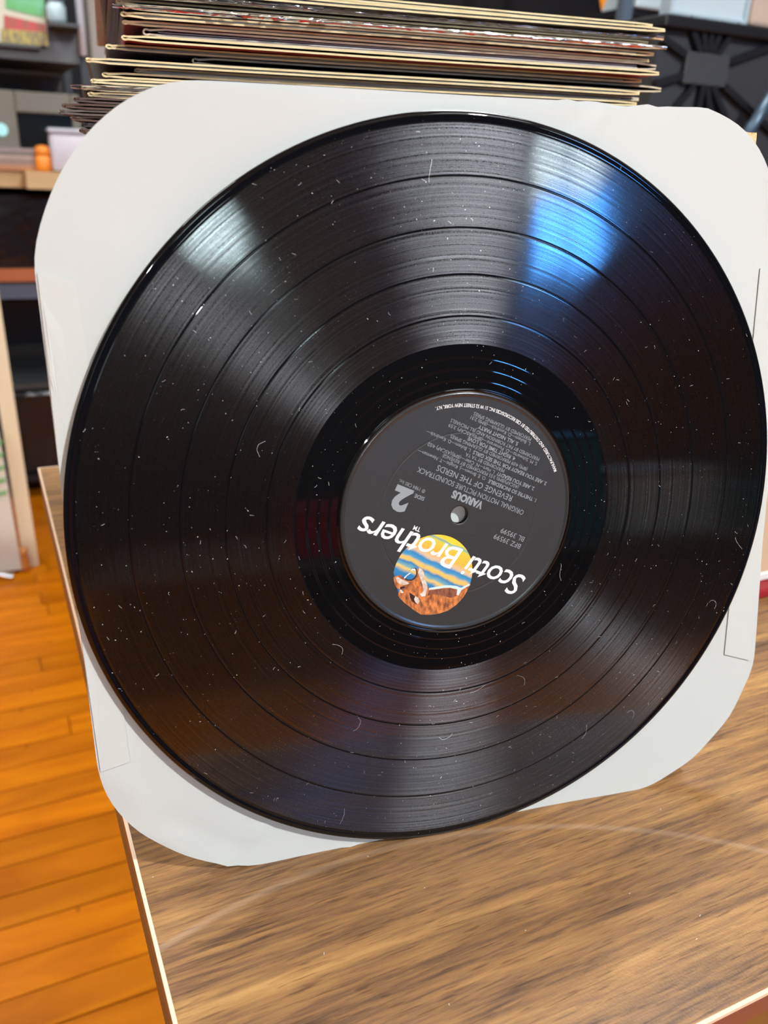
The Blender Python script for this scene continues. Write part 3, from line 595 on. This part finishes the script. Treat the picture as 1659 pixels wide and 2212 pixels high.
def wrap_mat():
    m = bpy.data.materials.new('clear_plastic'); m.use_nodes = True; nt = m.node_tree; N, L = nt.nodes, nt.links; N.clear()
    tr = N.new('ShaderNodeBsdfTransparent'); tr.inputs[0].default_value = (0.86, 0.86, 0.85, 1); gl = N.new('ShaderNodeBsdfGlossy'); gl.inputs['Roughness'].default_value = 0.12; gl.inputs[0].default_value = (0.9, 0.9, 0.92, 1)
    fr = N.new('ShaderNodeFresnel'); fr.inputs[0].default_value = 1.8; mx = N.new('ShaderNodeMixShader'); out = N.new('ShaderNodeOutputMaterial')
    L.new(fr.outputs[0], mx.inputs[0]); L.new(tr.outputs[0], mx.inputs[1]); L.new(gl.outputs[0], mx.inputs[2]); L.new(mx.outputs[0], out.inputs[0]); return m
M_wrap = wrap_mat()
def place(o, xl, z, yaw=0.0, back=0.0):
    rot = Matrix([[PD[i], PN[i], PU[i]] for i in range(3)]) @ Matrix.Rotation(yaw, 3, 'Z')
    p = PP + PD * xl + PU * z + PN * back
    o.matrix_world = Matrix.Translation(p) @ rot.to_4x4()
J = [  # y at px 850, left px, right px, thickness mm, core, cover, label, wrap, inner
 (3, 262, 1469, 2.4, M_core, 'white', 'thin white record jacket lying on top of the pile', 0, 1),
 (17, 270, 1484, 2.6, M_core, 'grey', 'tan edged record jacket second from the top of the pile', 0, 1),
 (31, 286, 1488, 2.5, M_core2, 'grey', 'grey record jacket third from the top with crinkled clear plastic along its edge', 1, 1),
 (45, 299, 1465, 2.4, M_core, 'dark', 'record jacket with black gap, fourth from the top of the pile', 0, 0),
 (58, 311, 1480, 2.5, M_core2, 'grey', 'grey edged record jacket in shiny clear plastic, fifth from the top', 1, 1),
 (72, 305, 1474, 2.6, M_core, 'brown', 'cream edged record jacket with torn left corner, sixth from the top', 0, 1),
 (86, 307, 1473, 2.3, M_core, 'grey', 'cream edged record jacket directly above the curled gatefold jacket', 0, 1),
 (103, 345, 1490, 4.0, M_core2, 'brown', 'thick gatefold record jacket with a big curled spine', 0, 2),
 (123, 303, 1472, 2.8, M_core, 'red', 'red record jacket with cream edges in the middle of the pile', 0, 0),
 (138, 273, 1457, 2.7, M_core, 'lilac', 'pale lilac record jacket just below the red one', 0, 1),
 (155, 436, 1522, 3.6, M_core2, 'olive', 'open olive record jacket set far to the right, gaping at its edge', 0, 0),
 (171, 234, 1437, 2.6, M_core, 'brown', 'cream edged record jacket sticking out to the left above the curled tan spine', 0, 1),
 (184, 323, 1452, 2.5, M_core2, 'tan', 'record jacket with worn tan spine set back to the right, above the pink one', 0, 1),
 (198, 262, 1440, 2.7, M_core, 'pink', 'mottled pink record jacket low in the visible pile', 0, 0),
 (212, 240, 1441, 2.5, M_core, 'white', 'white record jacket with a pinched tan corner below the pink one', 0, 1),
 (226, 222, 1430, 2.7, M_core2, 'grey', 'record jacket in silvery shrink wrap near the sleeve corner', 1, 1),
 (240, 232, 1436, 2.6, M_core, 'grey', 'record jacket with doubled tan corner just above the sleeve edge', 0, 1),
]
jd = .310
BACK = [.003, .001, .003, .008, .001, .001, .004, .006, -.005, .005, .008, -.003, .003, .001, .001, .000, .001]
for i, (y, l, r, T, core, cv, lab, wrap, inner) in enumerate(J):
    z = (158 - y) * KZ; xl = (l - 850) * KX + 0.0155 * (l < 0); w = (r - l) * KX
    w = min(w, .314); me = jacket_mesh('record_jacket', w, jd, T * .001, [core, C_[cv], M_in], seed=i)
    o = link('record_jacket', me); tag(o, lab, 'record jacket', 'record jackets piled flat behind the sleeve'); place(o, xl, z, yaw=random.Random(i).uniform(-.012, .012), back=BACK[i])
    for q in range(inner):
        zz = (q - (inner - 1) / 2) * .0011
        mb = MB().box((.008, .0012 + .001 * q, zz - .00022), (w - .012, jd - .01, zz + .00022)); link('inner_sleeve', mesh('inner_sleeve', mb.V, mb.F, M_inw), o)
    if wrap:
        mb = MB(); rg = random.Random(40 + i); nx = 110; V = []; F = []
        for k in range(nx + 1):
            x = -.004 + (w + .006) * k / nx; amp = .0014 if not (.14 < k / nx < .34 and wrap) else .0042
            for q in range(7):
                th = -PI / 2 + PI * q / 6
                V.append((x, -.0010 - .0018 * math.cos(th) + rg.uniform(-1, 1) * amp * .5, (T * .0005 - .0003) * math.sin(th) + rg.uniform(-1, 1) * .0002))
        for k in range(nx):
            for q in range(6): F.append([k * 7 + q, k * 7 + q + 1, k * 7 + q + 8, k * 7 + q + 7])
        link('plastic_wrap', mesh('plastic_wrap', V, F, M_wrap, smooth=True), o)
# lower part of the pile, hidden behind the sleeve
rg = random.Random(11)
LOW = [(253, 205, 'brown', -.06), (266, 183, 'brown', -.13), (279, 176, 'grey', -.11), (292, 196, 'brown', -.05), (305, 215, 'dark', 0), (318, 210, 'brown', 0), (331, 220, 'grey', 0)]
LLAB = ['brown record jacket near the upper left corner of the white sleeve, mostly hidden', 'brown record jacket turned outwards to the left, its corner beside the white sleeve', 'grey record jacket under the outward turned one, at the left end of the pile']
for n, (y, l, cv, yaw) in enumerate(LOW):
    o = link('record_jacket', jacket_mesh('record_jacket', .308, jd, .0025, [C_[cv], C_[cv], M_in], seed=60 + n))
    tag(o, LLAB[n] if n < 3 else 'record jacket low in the flat pile, hidden behind the white paper sleeve', 'record jacket', 'record jackets piled flat behind the sleeve' if n < 3 else 'record jackets hidden low in the pile')
    place(o, (l - 850) * KX, (158 - y) * KZ, yaw=yaw)
zb = (PP + PU * ((158 - 331) * KZ)).z - .0055
t = thing('record_carton', 'brown lidded cardboard carton under the record pile, hidden behind the sleeve', 'box', (PP.x, PP.y + .15, 0))
def pilebox(a, b, c, d, z0, z1, name, m):
    q = lambda x, y: Vector((PP.x, PP.y, 0)) + Vector((PD.x, PD.y, 0)) * x + PN * y
    MB().prism([q(x, y) + Vector((0, 0, z0)) for x, y in ((a, c), (b, c), (b, d), (a, d))], (0, 0, z1 - z0)).build(name, m, t, fix=True)
M_bc = mat('brown_carton', srgb(160, 125, 88), 0.7)
pilebox(-.155, .165, .004, .315, 0, zb - .002, 'carton_body', M_bc); pilebox(-.158, .168, .001, .318, zb - .05, zb, 'lid', M_bc)

# ------------------------------------------------------------------ right edge: beige box on a red folder
t = thing('carton', 'beige cardboard box with white bottom rim at the right edge, on a red folder', 'box', (0.42, 0.26, 0.0075))
MB().box((0.305, 0.125, 0.013), (0.55, 0.40, 0.078), bev=.002).build('carton_body', mat('beige_card', srgb(205, 172, 140), 0.7), t)
MB().box((0.303, 0.123, 0.0075), (0.552, 0.402, 0.0135), bev=.001).build('bottom_rim', M_white, t)
t = thing('folder', 'red folder lying flat under the beige box at the right edge', 'folder', (0.42, 0.26, 0.0))
MB().box((0.30, 0.112, 0.0002), (0.56, 0.41, 0.0070), bev=.0015).build('folder_cover', mat('red_card', srgb(150, 22, 34), 0.5), t)
MB().box((0.301, 0.1125, 0.0018), (0.561, 0.4105, 0.0054)).build('page_block', M_inw, t)

# ------------------------------------------------------------------ background, left
def pbox(px0, py0, px1, py1, Y, depth, bev=0.0, slot=0, mb=None):
    a, b = at(px0, py0, Y), at(px1, py1, Y)
    return (mb or MB()).box((min(a.x, b.x), Y, min(a.z, b.z)), (max(a.x, b.x), Y + depth, max(a.z, b.z)), slot, bev)
# painted column
c = at(188, 0, 3.0); o = struct('trim_1', MB().box((c.x, 3.0, FZ), (c.x + 0.115, 3.12, CZ), bev=.004), mat('column_paint', srgb(190, 181, 170), 0.6))
# black rack with shelves
def shelf_z(py, Y, px=60): return at(px, py, Y).z
RY = 2.35
rk = thing('display_rack', 'black metal display rack with a tan wooden shelf left of the pale column', 'rack', (-0.1, RY + 0.2, FZ))
xr = at(192, 130, RY).x; xl_ = -0.95
for x in (xl_, xr - 0.022):
    for y in (RY, RY + 0.42): MB().box((x, y, FZ), (x + 0.022, y + 0.022, 1.25)).build('upright', M_black, rk)
MB().box((xl_, RY + 0.44, FZ + 0.03), (xr, RY + 0.45, 1.25)).build('back_panel', mat('rack_back', (0.012, 0.011, 0.011, 1), 0.5, noise=((0.03, 0.018, 0.012, 1), (6, 6, 6), 3, 0.2)), rk)
zt = shelf_z(368, RY); zb_ = shelf_z(405, RY)
MB().box((xl_ + .02, RY - 0.01, zb_), (xr - .024, RY + 0.42, zt)).build('shelf', M_tan, rk)
zf0, zf1 = shelf_z(133, RY, 100), shelf_z(60, RY, 100)
MB().box((xl_ + .02, RY - 0.005, zf0), (xr - .024, RY + 0.42, zf0 + 0.012)).build('shelf', M_dark, rk)
MB().box((xl_ + .02, RY - 0.012, zf0), (xr - .024, RY - 0.004, zf1)).build('fascia', mat('grey_fascia', (0.10, 0.103, 0.107, 1), 0.5), rk)
MB().box((xl_ + .02, RY - 0.005, shelf_z(645, RY, 40)), (xr - .024, RY + 0.42, shelf_z(612, RY, 40))).build('shelf', mat('blue_grey_metal', srgb(92, 100, 116), 0.4), rk)
MB().box((xl_ + .02, RY - 0.012, shelf_z(607, RY, 40)), (xr - .024, RY - 0.004, shelf_z(579, RY, 40))).build('copper_strip', mat('copper_strip', srgb(205, 125, 82), 0.35, metal=0.3), rk)
MB().box((xl_ + .02, RY, FZ + .06), (xr - .024, RY + 0.42, FZ + .08)).build('shelf', M_black, rk)
a, b = at(161, 0, RY - .03), at(181, 122, RY - .03)
MB().tube([(b.x, RY - .03, b.z - .0), (b.x, RY - .03, b.z + .004), (b.x - .0, RY - .03, 1.2)], [.002, .0095, .0095], 12).build('white_rail', mat('white_rail', srgb(206, 208, 216), 0.35), rk, smooth=True)
# illustrated cover leaning on the fascia
p0, p1 = at(-70, -60, RY - .03), at(105, 100, RY - .03)
w_, h_ = p1.x - p0.x, 0.31
t = thing('picture_cover', 'illustrated record cover in green, cream and red leaning on the black rack', 'record cover', (p1.x - .155, RY - .03, p1.z))
ax, zz = p1.x - .31, p1.z
def card(name, pts, y, m): MB().prism([(p[0], y, p[1]) for p in pts], (0, .002, 0)).build(name, m, t, fix=True)
card('board', [(ax, zz), (p1.x, zz), (p1.x, zz + .31), (ax, zz + .31)], RY - .03, mat('cover_cream', srgb(205, 200, 180), 0.6))
q = lambda px, py: (at(px, py, RY - .032).x, at(px, py, RY - .032).z)
card('printed_panel', [q(12, 18), q(95, 38), q(95, -60), q(8, -60)], RY - .0325, mat('cover_green', srgb(95, 172, 98), 0.5, noise=(srgb(120, 190, 150), (20, 20, 20), 2, 0.2)))
card('printed_panel', [q(8, 32), q(97, 52), q(101, 78), q(8, 70)], RY - .0325, mat('cover_redart', srgb(196, 70, 72), 0.5, noise=(srgb(150, 90, 70), (60, 60, 20), 3, 0.15)))
card('printed_panel', [q(2, 62), q(103, 70), q(104, 99), q(2, 97)], RY - .0328, mat('cover_figures', srgb(120, 110, 84), 0.5, noise=(srgb(180, 160, 80), (120, 120, 60), 3, 0.12)))
MB().box((p1.x - .30, RY - .036, zz - .010), (p1.x - .02, RY - .0121, zz - .0005), bev=.002).build('ledge', M_dark, rk)
# pale blue jar beside it
a, b = at(100, 52, RY - .03), at(138, 10, RY - .03); cx_ = (a.x + b.x) / 2; rj = abs(b.x - a.x) / 2
t = thing('glass_jar', 'small pale blue jar on the grey ledge right of the illustrated cover', 'jar', (cx_, RY - .06, a.z))
MB().lathe([(.001, a.z), (rj * .8, a.z), (rj, a.z + .01), (rj, b.z - .01), (rj * .8, b.z - .004), (rj * .8, b.z), (.001, b.z)], 20, (cx_, RY - .06, 0)).build('jar_body', mat('pale_blue_glass', srgb(176, 196, 200), 0.2), t, smooth=True)
MB().lathe([(.001, b.z), (rj * .85, b.z), (rj * .85, b.z + .012), (.001, b.z + .012)], 20, (cx_, RY - .06, 0)).build('lid', M_dark, t)
MB().box((p1.x + .004, RY - .10, a.z - .008), (cx_ + .05, RY - .0121, a.z - .0005)).build('ledge', M_dark, rk)
# old monitor
MY = RY + .02
t = thing('monitor', 'old grey monitor with a dark screen on the tan shelf', 'monitor', (at(100, 320, MY).x, MY + .1, zt))
z1 = at(100, 200, MY).z; x0, x1 = at(-140, 250, MY).x, at(176, 250, MY).x
sx0, sx1, sz0, sz1 = at(42, 300, MY).x, at(160, 300, MY).x, zt + .012, at(100, 246, MY).z
g = mat('monitor_case', srgb(112, 106, 94), 0.5)
fr = MB(); fr.box((x0, MY, zt), (sx0, MY + .05, z1), bev=.004).box((sx1, MY, zt), (x1, MY + .05, z1), bev=.004).box((sx0, MY, sz1), (sx1, MY + .05, z1), bev=.004).box((sx0, MY, zt), (sx1, MY + .05, sz0), bev=.003)
fr.box((x0 + .02, MY + .05, zt + .0), (x1 - .02, MY + .34, z1 - .03), bev=.01)
fr.build('case', g, t); MB().box((sx0, MY + .012, sz0), (sx1, MY + .02, sz1)).build('screen', mat('dark_screen', (0.004, 0.006, 0.008, 1), 0.15), t)
p = at(3, 280, MY); MB().lathe([(.001, 0), (.016, .001), (.013, .006), (.001, .008)], 16).build('indicator', emitter('cyan_lamp', (0.55, 0.95, 0.95, 1), 1.0), t, smooth=True, loc=(0, 0, 0)).matrix_local = Matrix.Translation(Vector((p.x, MY - .001, p.z)) - Vector(t.location)) @ Matrix.Rotation(PI / 2, 4, 'X')
# white rounded box
WY = RY - .005
a, b = at(108, 345, WY), at(205, 281, WY)
t = thing('storage_box', 'pale grey rounded plastic box on the tan shelf beside the monitor', 'box', ((a.x + b.x) / 2, WY, zt))
M_pg = mat('pale_grey_plastic', srgb(196, 190, 198), 0.4)
MB().box((a.x, WY - .06, zt), (xr + .02, WY - .002, b.z - .012), bev=.01).build('box_body', M_pg, t, smooth=True)
MB().box((a.x - .003, WY - .063, b.z - .014), (xr + .023, WY - .001, b.z), bev=.005).build('lid', mat('grey_lid', srgb(178, 176, 184), 0.4), t, smooth=True)
# flat stack of records and orange knob figure on the shelf front
cols = [(150, 132, 128), (120, 110, 108), (176, 150, 140), (140, 122, 112), (165, 128, 110), (188, 130, 84)]
z0 = zt
for k, cc in enumerate(cols[::-1]):
    xx1 = at(80, 345, RY - .02).x
    mb = MB().box((xx1 - .31, RY - .02, z0), (xx1 + random.uniform(-.006, .004), RY + .015, z0 + .0088), bev=.0015)
    o = mb.build('record_box', mat('box_set_%d' % k, srgb(*cc), 0.5), loc=(xx1 - .15, RY, z0)); tag(o, ('orange brown', 'dusty rose', 'warm grey', 'pale rose', 'dark grey', 'grey')[k] + (' flat box set lying on the tan shelf, bottom of the stack' if k == 0 else ' box set on the tan shelf, %s from the bottom of its stack' % ('second', 'third', 'fourth', 'fifth', 'sixth')[k - 1]), 'box set', 'flat box sets on the tan shelf')
    z0 += .009
a, b = at(78, 368, RY - .035), at(109, 314, RY - .035); cx_ = (a.x + b.x) / 2; rj = (b.x - a.x) / 2
MB_or = mat('orange_plastic', srgb(235, 140, 40), 0.45, noise=(srgb(220, 120, 28), (40, 40, 40), 3, 0.2))
t = thing('bottle', 'orange round topped bottle standing on the front of the tan shelf', 'bottle', (cx_, RY - .035, zt))
hh = b.z - zt
MB().lathe([(.001, zt), (rj * .9, zt), (rj, zt + .006), (rj, zt + hh * .55), (rj * .8, zt + hh * .6)], 24, (cx_, RY - .035, 0)).build('bottle_body', MB_or, t, smooth=True)
MB().lathe([(rj * .8, zt + hh * .6), (rj * .98, zt + hh * .66), (rj * .95, zt + hh * .85), (rj * .6, zt + hh * .97), (.001, zt + hh)], 24, (cx_, RY - .035, 0)).build('bottle_cap', MB_or, t, smooth=True)
MB().box((cx_ - .05, RY - .075, zb_), (xr - .024, RY - .0101, zt)).build('shelf_lip', M_tan, rk)
# dark wrapped boxes under the shelf
M_bw = mat('black_wrap', (0.008, 0.008, 0.011, 1), 0.18, bump=((5, 5, 5), 0.5, 0.03))
for k, (py0, py1, lab) in enumerate(((578, 420, 'black plastic wrapped box under the tan shelf'), (1040, 850, 'low dark wrapped box at the bottom of the black rack'))):
    za = shelf_z(575, RY, 40) if k == 0 else FZ + .08; zz1 = shelf_z(py1, RY, 40) 
    o = MB().box((xl_ + .05, RY + .01, shelf_z(605, RY, 40) if k == 0 else za), (xr - .03, RY + .40, zz1), bev=.012).build('wrapped_box', M_bw, loc=((xl_ + xr) / 2, RY + .2, za)); tag(o, lab, 'box')
o = MB().box((xl_ + .06, RY + .02, shelf_z(845, RY, 60)), (xr - .04, RY + .38, shelf_z(832, RY, 60))).build('grey_tray', mat('grey_tray', (0.05, 0.055, 0.06, 1), 0.4), loc=(-.3, RY + .2, shelf_z(845, RY, 60))); tag(o, 'thin dark grey tray lying on the low wrapped box in the rack', 'tray')
# pale stand at the far left
SY = 1.9
st = thing('wooden_stand', 'cream painted wooden display stand on the orange floor at far left', 'stand', (-0.16, SY, FZ))
foot = atz(82, 1218, FZ); top = at(2, 640, SY)
def leg(p, q, w): 
    p, q = Vector(p), Vector(q); V = []
    for c_ in (p, q):
        for dx, dy in ((-w / 2, -w / 2), (w / 2, -w / 2), (w / 2, w / 2), (-w / 2, w / 2)): V.append(c_ + Vector((dx, dy, 0)))
    return MB().add(V, [[0, 3, 2, 1], [4, 5, 6, 7], [0, 1, 5, 4], [1, 2, 6, 5], [2, 3, 7, 6], [3, 0, 4, 7]])
leg((foot.x - .016, SY, FZ), (top.x - .028, SY, .42), .036).build('leg', M_cream, st)
leg((foot.x - .32, SY + .02, FZ), (top.x - .33, SY + .02, .42), .036).build('leg', M_cream, st)
leg((foot.x - .06, SY + .30, FZ), (top.x - .08, SY + .22, .40), .03).build('leg', M_cream, st)
MB().box((foot.x - .30, SY - .008, -.62), (foot.x - .055, SY + .008, .10)).build('panel', M_tan, st)
MB().box((foot.x - .34, SY - .01, .38), (foot.x - .07, SY + .24, .42)).build('crossbar', M_cream, st)
# white bag with green print hanging in the stand
pa, pb = at(30, 965, SY - .03), at(44, 1105, SY - .03)
t = thing('paper_bag', 'white bag printed in green leaning on the cream stand at the left edge', 'bag', (pb.x - .06, SY - .05, FZ))
bg = MB(); x1_ = at(20, 1040, SY - .05).x - .012; V = []
za_, zb2 = FZ + .012, at(20, 900, SY - .05).z
bg.prism([(x1_ - .16, SY - .05, za_), (x1_ + .012, SY - .05, za_), (x1_ + .004, SY - .05, zb2), (x1_ - .15, SY - .05, zb2)], (0, .03, 0)); bg.build('bag_body', mat('bag_paper', srgb(214, 208, 196), 0.6), t, fix=True)
for k in range(5):
    zc = at(14, 965 + 27 * k, SY - .05).z; xc = at(8 + 2.5 * k, 965 + 27 * k, SY - .05).x
    MB().prism([(xc - .05, SY - .0508, zc), (xc - .004, SY - .0508, zc + .006), (xc + .0, SY - .0508, zc + .018), (xc - .05, SY - .0508, zc + .012)], (0, -.001, 0)).build('green_print', mat('green_print', srgb(130, 176, 122), 0.5), t, fix=True)
MB().tube([(x1_ - .05, SY - .07, FZ + .02), (x1_ - .01, SY - .08, FZ + .004 + .006)], .006, 8).build('handle', M_chrome, t)
p = atz(4, 1168, FZ); o = MB().lathe([(.001, 0), (.022, .002), (.03, .018), (.024, .036), (.001, .042)], 20).build('ceramic_knob', mat('white_ceramic', (0.75, 0.74, 0.7, 1), 0.3), smooth=True); o.location = (p.x - .01, p.y, FZ); tag(o, 'small white round knob lying on the orange floor at the left edge', 'knob')
p = atz(52, 1225, FZ); o = MB().lathe([(.001, 0), (.012, .001), (.015, .015), (.010, .05), (.014, .06), (.001, .066)], 18).build('wooden_peg', mat('orange_wood', srgb(214, 140, 70), 0.5), smooth=True); o.location = (p.x, p.y - .02, FZ); tag(o, 'small orange wooden peg on the floor beside the cream stand', 'peg')

# ------------------------------------------------------------------ background, right
GY = 0.80
# second table to carry the crate
t = thing('side_table', 'black side table behind the walnut table at the right', 'table', (1.15, 1.05, FZ))
ztab = 0.23
MB().box((0.62, GY - .03, ztab - .03), (1.75, GY + .75, ztab), bev=.004).build('table_top', M_black, t)
for x in (.66, 1.71):
    for y in (GY + .0, GY + .71): MB().box((x - .02, y - .02, FZ), (x + .02, y + .02, ztab - .03)).build('leg', M_black, t)
# black crate with a spoked end wall
cr = thing('milk_crate', 'black plastic crate with a spoked end panel behind the record pile at right', 'crate', (0.85, GY + .15, ztab))
c0, c1 = at(1462, 140, GY), at(1700, 140, GY); zc1 = at(1570, 48, GY).z; cxm = at(1530, 150, GY)
x0, x1 = c0.x - .03, c1.x + .04; z0, z1 = ztab, zc1
M_rib = mat('crate_rib', (0.006, 0.006, 0.008, 1), 0.45); M_cr = mat('crate_plastic', (0.035, 0.036, 0.04, 1), 0.5)
MB().box((x0, GY + .012, z0), (x1, GY + .018, z1)).build('end_panel', M_cr, cr)
for nm, bb in (('side_panel', ((x0, GY + .018, z0), (x0 + .006, GY + .32, z1))), ('side_panel', ((x1 - .006, GY + .018, z0), (x1, GY + .32, z1))), ('back_wall', ((x0, GY + .32, z0), (x1, GY + .326, z1)))): MB().box(*bb).build(nm, M_cr, cr)
MB().box((x0 - .006, GY - .004, z1 - .016), (x1 + .006, GY + .33, z1), bev=.003).build('rim', M_rib, cr)
MB().box((x0, GY, z0), (x1, GY + .012, z0 + .02)).build('rim', M_rib, cr)
hw, hz = .042, .021
MB().box((cxm.x - hw, GY + .002, cxm.z - hz), (cxm.x + hw, GY + .012, cxm.z + hz), bev=.002).build('hub_plate', mat('hub_plate', (0.045, 0.047, 0.052, 1), 0.5), cr)
def rib(p, q): 
    p, q = Vector(p), Vector(q); d_ = (q - p).normalized(); n_ = d_.cross(Vector((0, 1, 0))) * .0045
    MB().prism([p + n_, q + n_, q - n_, p - n_], (0, .010, 0)).build('rib', M_rib, cr, fix=True)
cpt = Vector((cxm.x, GY + .002, cxm.z))
for a in (18, 52, 74, 92, 110, 128, 160, 195, 230, 268, 290, 312, 335):
    a = math.radians(a); dx, dz = math.cos(a), math.sin(a)
    k0 = min(hw / abs(dx) if abs(dx) > 1e-4 else 9, hz / abs(dz) if abs(dz) > 1e-4 else 9)
    kx = ((x1 - cpt.x) if dx > 0 else (cpt.x - x0)) / max(abs(dx), 1e-4); kz = ((z1 - cpt.z) if dz > 0 else (cpt.z - z0)) / max(abs(dz), 1e-4); k1 = min(kx, kz)
    if k1 > k0 + .005: rib(cpt + Vector((dx, 0, dz)) * k0, cpt + Vector((dx, 0, dz)) * k1)
# slanted blue-grey strut in front of the crate
a, b = at(1626, 275, GY - .05), at(1690, 170, GY - .05)
o = MB().tube([(a.x - .03, a.y, a.z - .045), (b.x, b.y, b.z)], .009, 10).build('metal_strut', mat('strut_blue', srgb(70, 88, 104), 0.35, metal=.4), smooth=True, loc=(a.x, a.y, ztab)); tag(o, 'slanted blue grey metal strut in front of the black crate', 'strut')
# pale blue shallow tray standing on its edge on the crate, a brown carton beside it
p0, p1 = at(1450, 30, GY), at(1619, 40, GY)
t = thing('plastic_tray', 'pale blue grey plastic tray standing upright on the black crate', 'tray', ((p0.x + p1.x) / 2, GY + .02, z1))
za_ = z1 + .0006
MB().box((p0.x + .004, GY + .008, za_ + .004), (p1.x - .004, GY + .012, za_ + .215)).build('tray_floor', mat('pale_blue_plastic', srgb(184, 198, 203), 0.4), t)
M_tr = mat('tray_rim', srgb(170, 188, 196), 0.4)
for a_, b_ in (((p0.x, za_), (p0.x + .006, za_ + .22)), ((p1.x - .006, za_), (p1.x, za_ + .22)), ((p0.x + .006, za_), (p1.x - .006, za_ + .006)), ((p0.x + .006, za_ + .214), (p1.x - .006, za_ + .22))):
    MB().box((a_[0], GY + .002, a_[1]), (b_[0], GY + .026, b_[1]), bev=.0015).build('tray_side', M_tr, t)
o = MB().box((p1.x + .004, GY + .002, z1 + .0006), (p1.x + .15, GY + .05, z1 + .17), bev=.006).build('cardboard_carton', mat('brown_card', srgb(186, 164, 148), 0.7), loc=(p1.x + .07, GY + .02, z1)); tag(o, 'light brown cardboard box standing right of the pale blue tray', 'box')
# things further back on the right: posts, small white box, orange lamp
HY = 1.9
t = thing('shelf_frame', 'blue grey metal shelf frame far back above the record pile', 'shelf', (at(1400, 40, HY).x, HY + .15, FZ))
M_bg = mat('frame_blue_grey', srgb(86, 98, 112), 0.45)
for px in (1357, 1441):
    x = at(px, 20, HY).x; MB().box((x - .016, HY, FZ), (x + .016, HY + .03, 1.5)).build('post', M_bg, t)
xa_, xb_ = at(1357, 20, HY).x, at(1441, 20, HY).x
zsh = at(1388, 19, HY).z
MB().box((xa_, HY + .002, zsh - .02), (xb_, HY + .3, zsh)).build('shelf', M_black, t)
MB().box((xa_, HY + .002, FZ + .2), (xb_, HY + .3, FZ + .22)).build('shelf', M_black, t)
t = thing('small_box', 'small white lidded box on the far blue grey shelf', 'box', ((xa_ + xb_) / 2, HY + .1, zsh))
MB().box((xa_ + .022, HY - .01, zsh), (xb_ - .022, HY + .15, zsh + .08), bev=.006).build('box_body', mat('white_plastic', srgb(190, 204, 208), 0.4), t); MB().box((xa_ + .018, HY - .014, zsh + .07), (xb_ - .018, HY + .154, zsh + .082), bev=.004).build('lid', M_white, t)
lp_ = at(1300, 22, HY)
t = thing('pendant_lamp', 'glowing orange teardrop lamp hanging far back above the pile', 'lamp', (lp_.x, HY, lp_.z))
MB().lathe([(.001, lp_.z), (.010, lp_.z + .03), (.022, lp_.z + .075), (.026, lp_.z + .11), (.016, lp_.z + .15), (.006, lp_.z + .165)], 18, (lp_.x, HY, 0)).build('lamp_shade', emitter('orange_glow', (1.0, 0.32, 0.03, 1), 0.9), t, smooth=True)
MB().tube([(lp_.x, HY, lp_.z + .16), (lp_.x, HY, CZ)], .003, 6).build('cord', M_black, t)
# ------------------------------------------------------------------ counter behind the camera, seen only as reflections in the record
ct = thing('counter', 'long black counter carrying coloured bins, reflected in the shiny record', 'counter', (0.6, -2.6, FZ))
MB().box((-.6, -2.95, FZ + .0), (2.3, -2.35, -.36)).build('counter_body', M_black, ct); MB().box((-.63, -2.98, -.36), (2.33, -2.3, -.33), bev=.006).build('counter_top', M_dark, ct)
for x, y, w, h, c, lab in ((.05, -2.6, .32, .16, (170, 20, 34), 'red'), (.42, -2.65, .30, .26, (30, 60, 120), 'navy blue'), (.78, -2.6, .34, .36, (20, 96, 110), 'teal'), (1.18, -2.6, .36, .22, (200, 205, 205), 'white'), (1.62, -2.55, .3, .14, (30, 90, 90), 'dark green')):
    t = thing('record_bin', lab + ' record bin standing on the long black counter', 'bin', (x + w / 2, y, -.33))
    MB().box((x, y - .12, -.33), (x + w, y + .18, -.33 + h), bev=.006).build('bin_body', mat('bin_' + lab, srgb(*c), 0.5), t)
    MB().box((x - .006, y - .126, -.33 + h - .012), (x + w + .006, y + .186, -.33 + h + .004), bev=.004).build('bin_rim', mat('rim_' + lab, srgb(*[int(v * .8) for v in c]), 0.5), t)
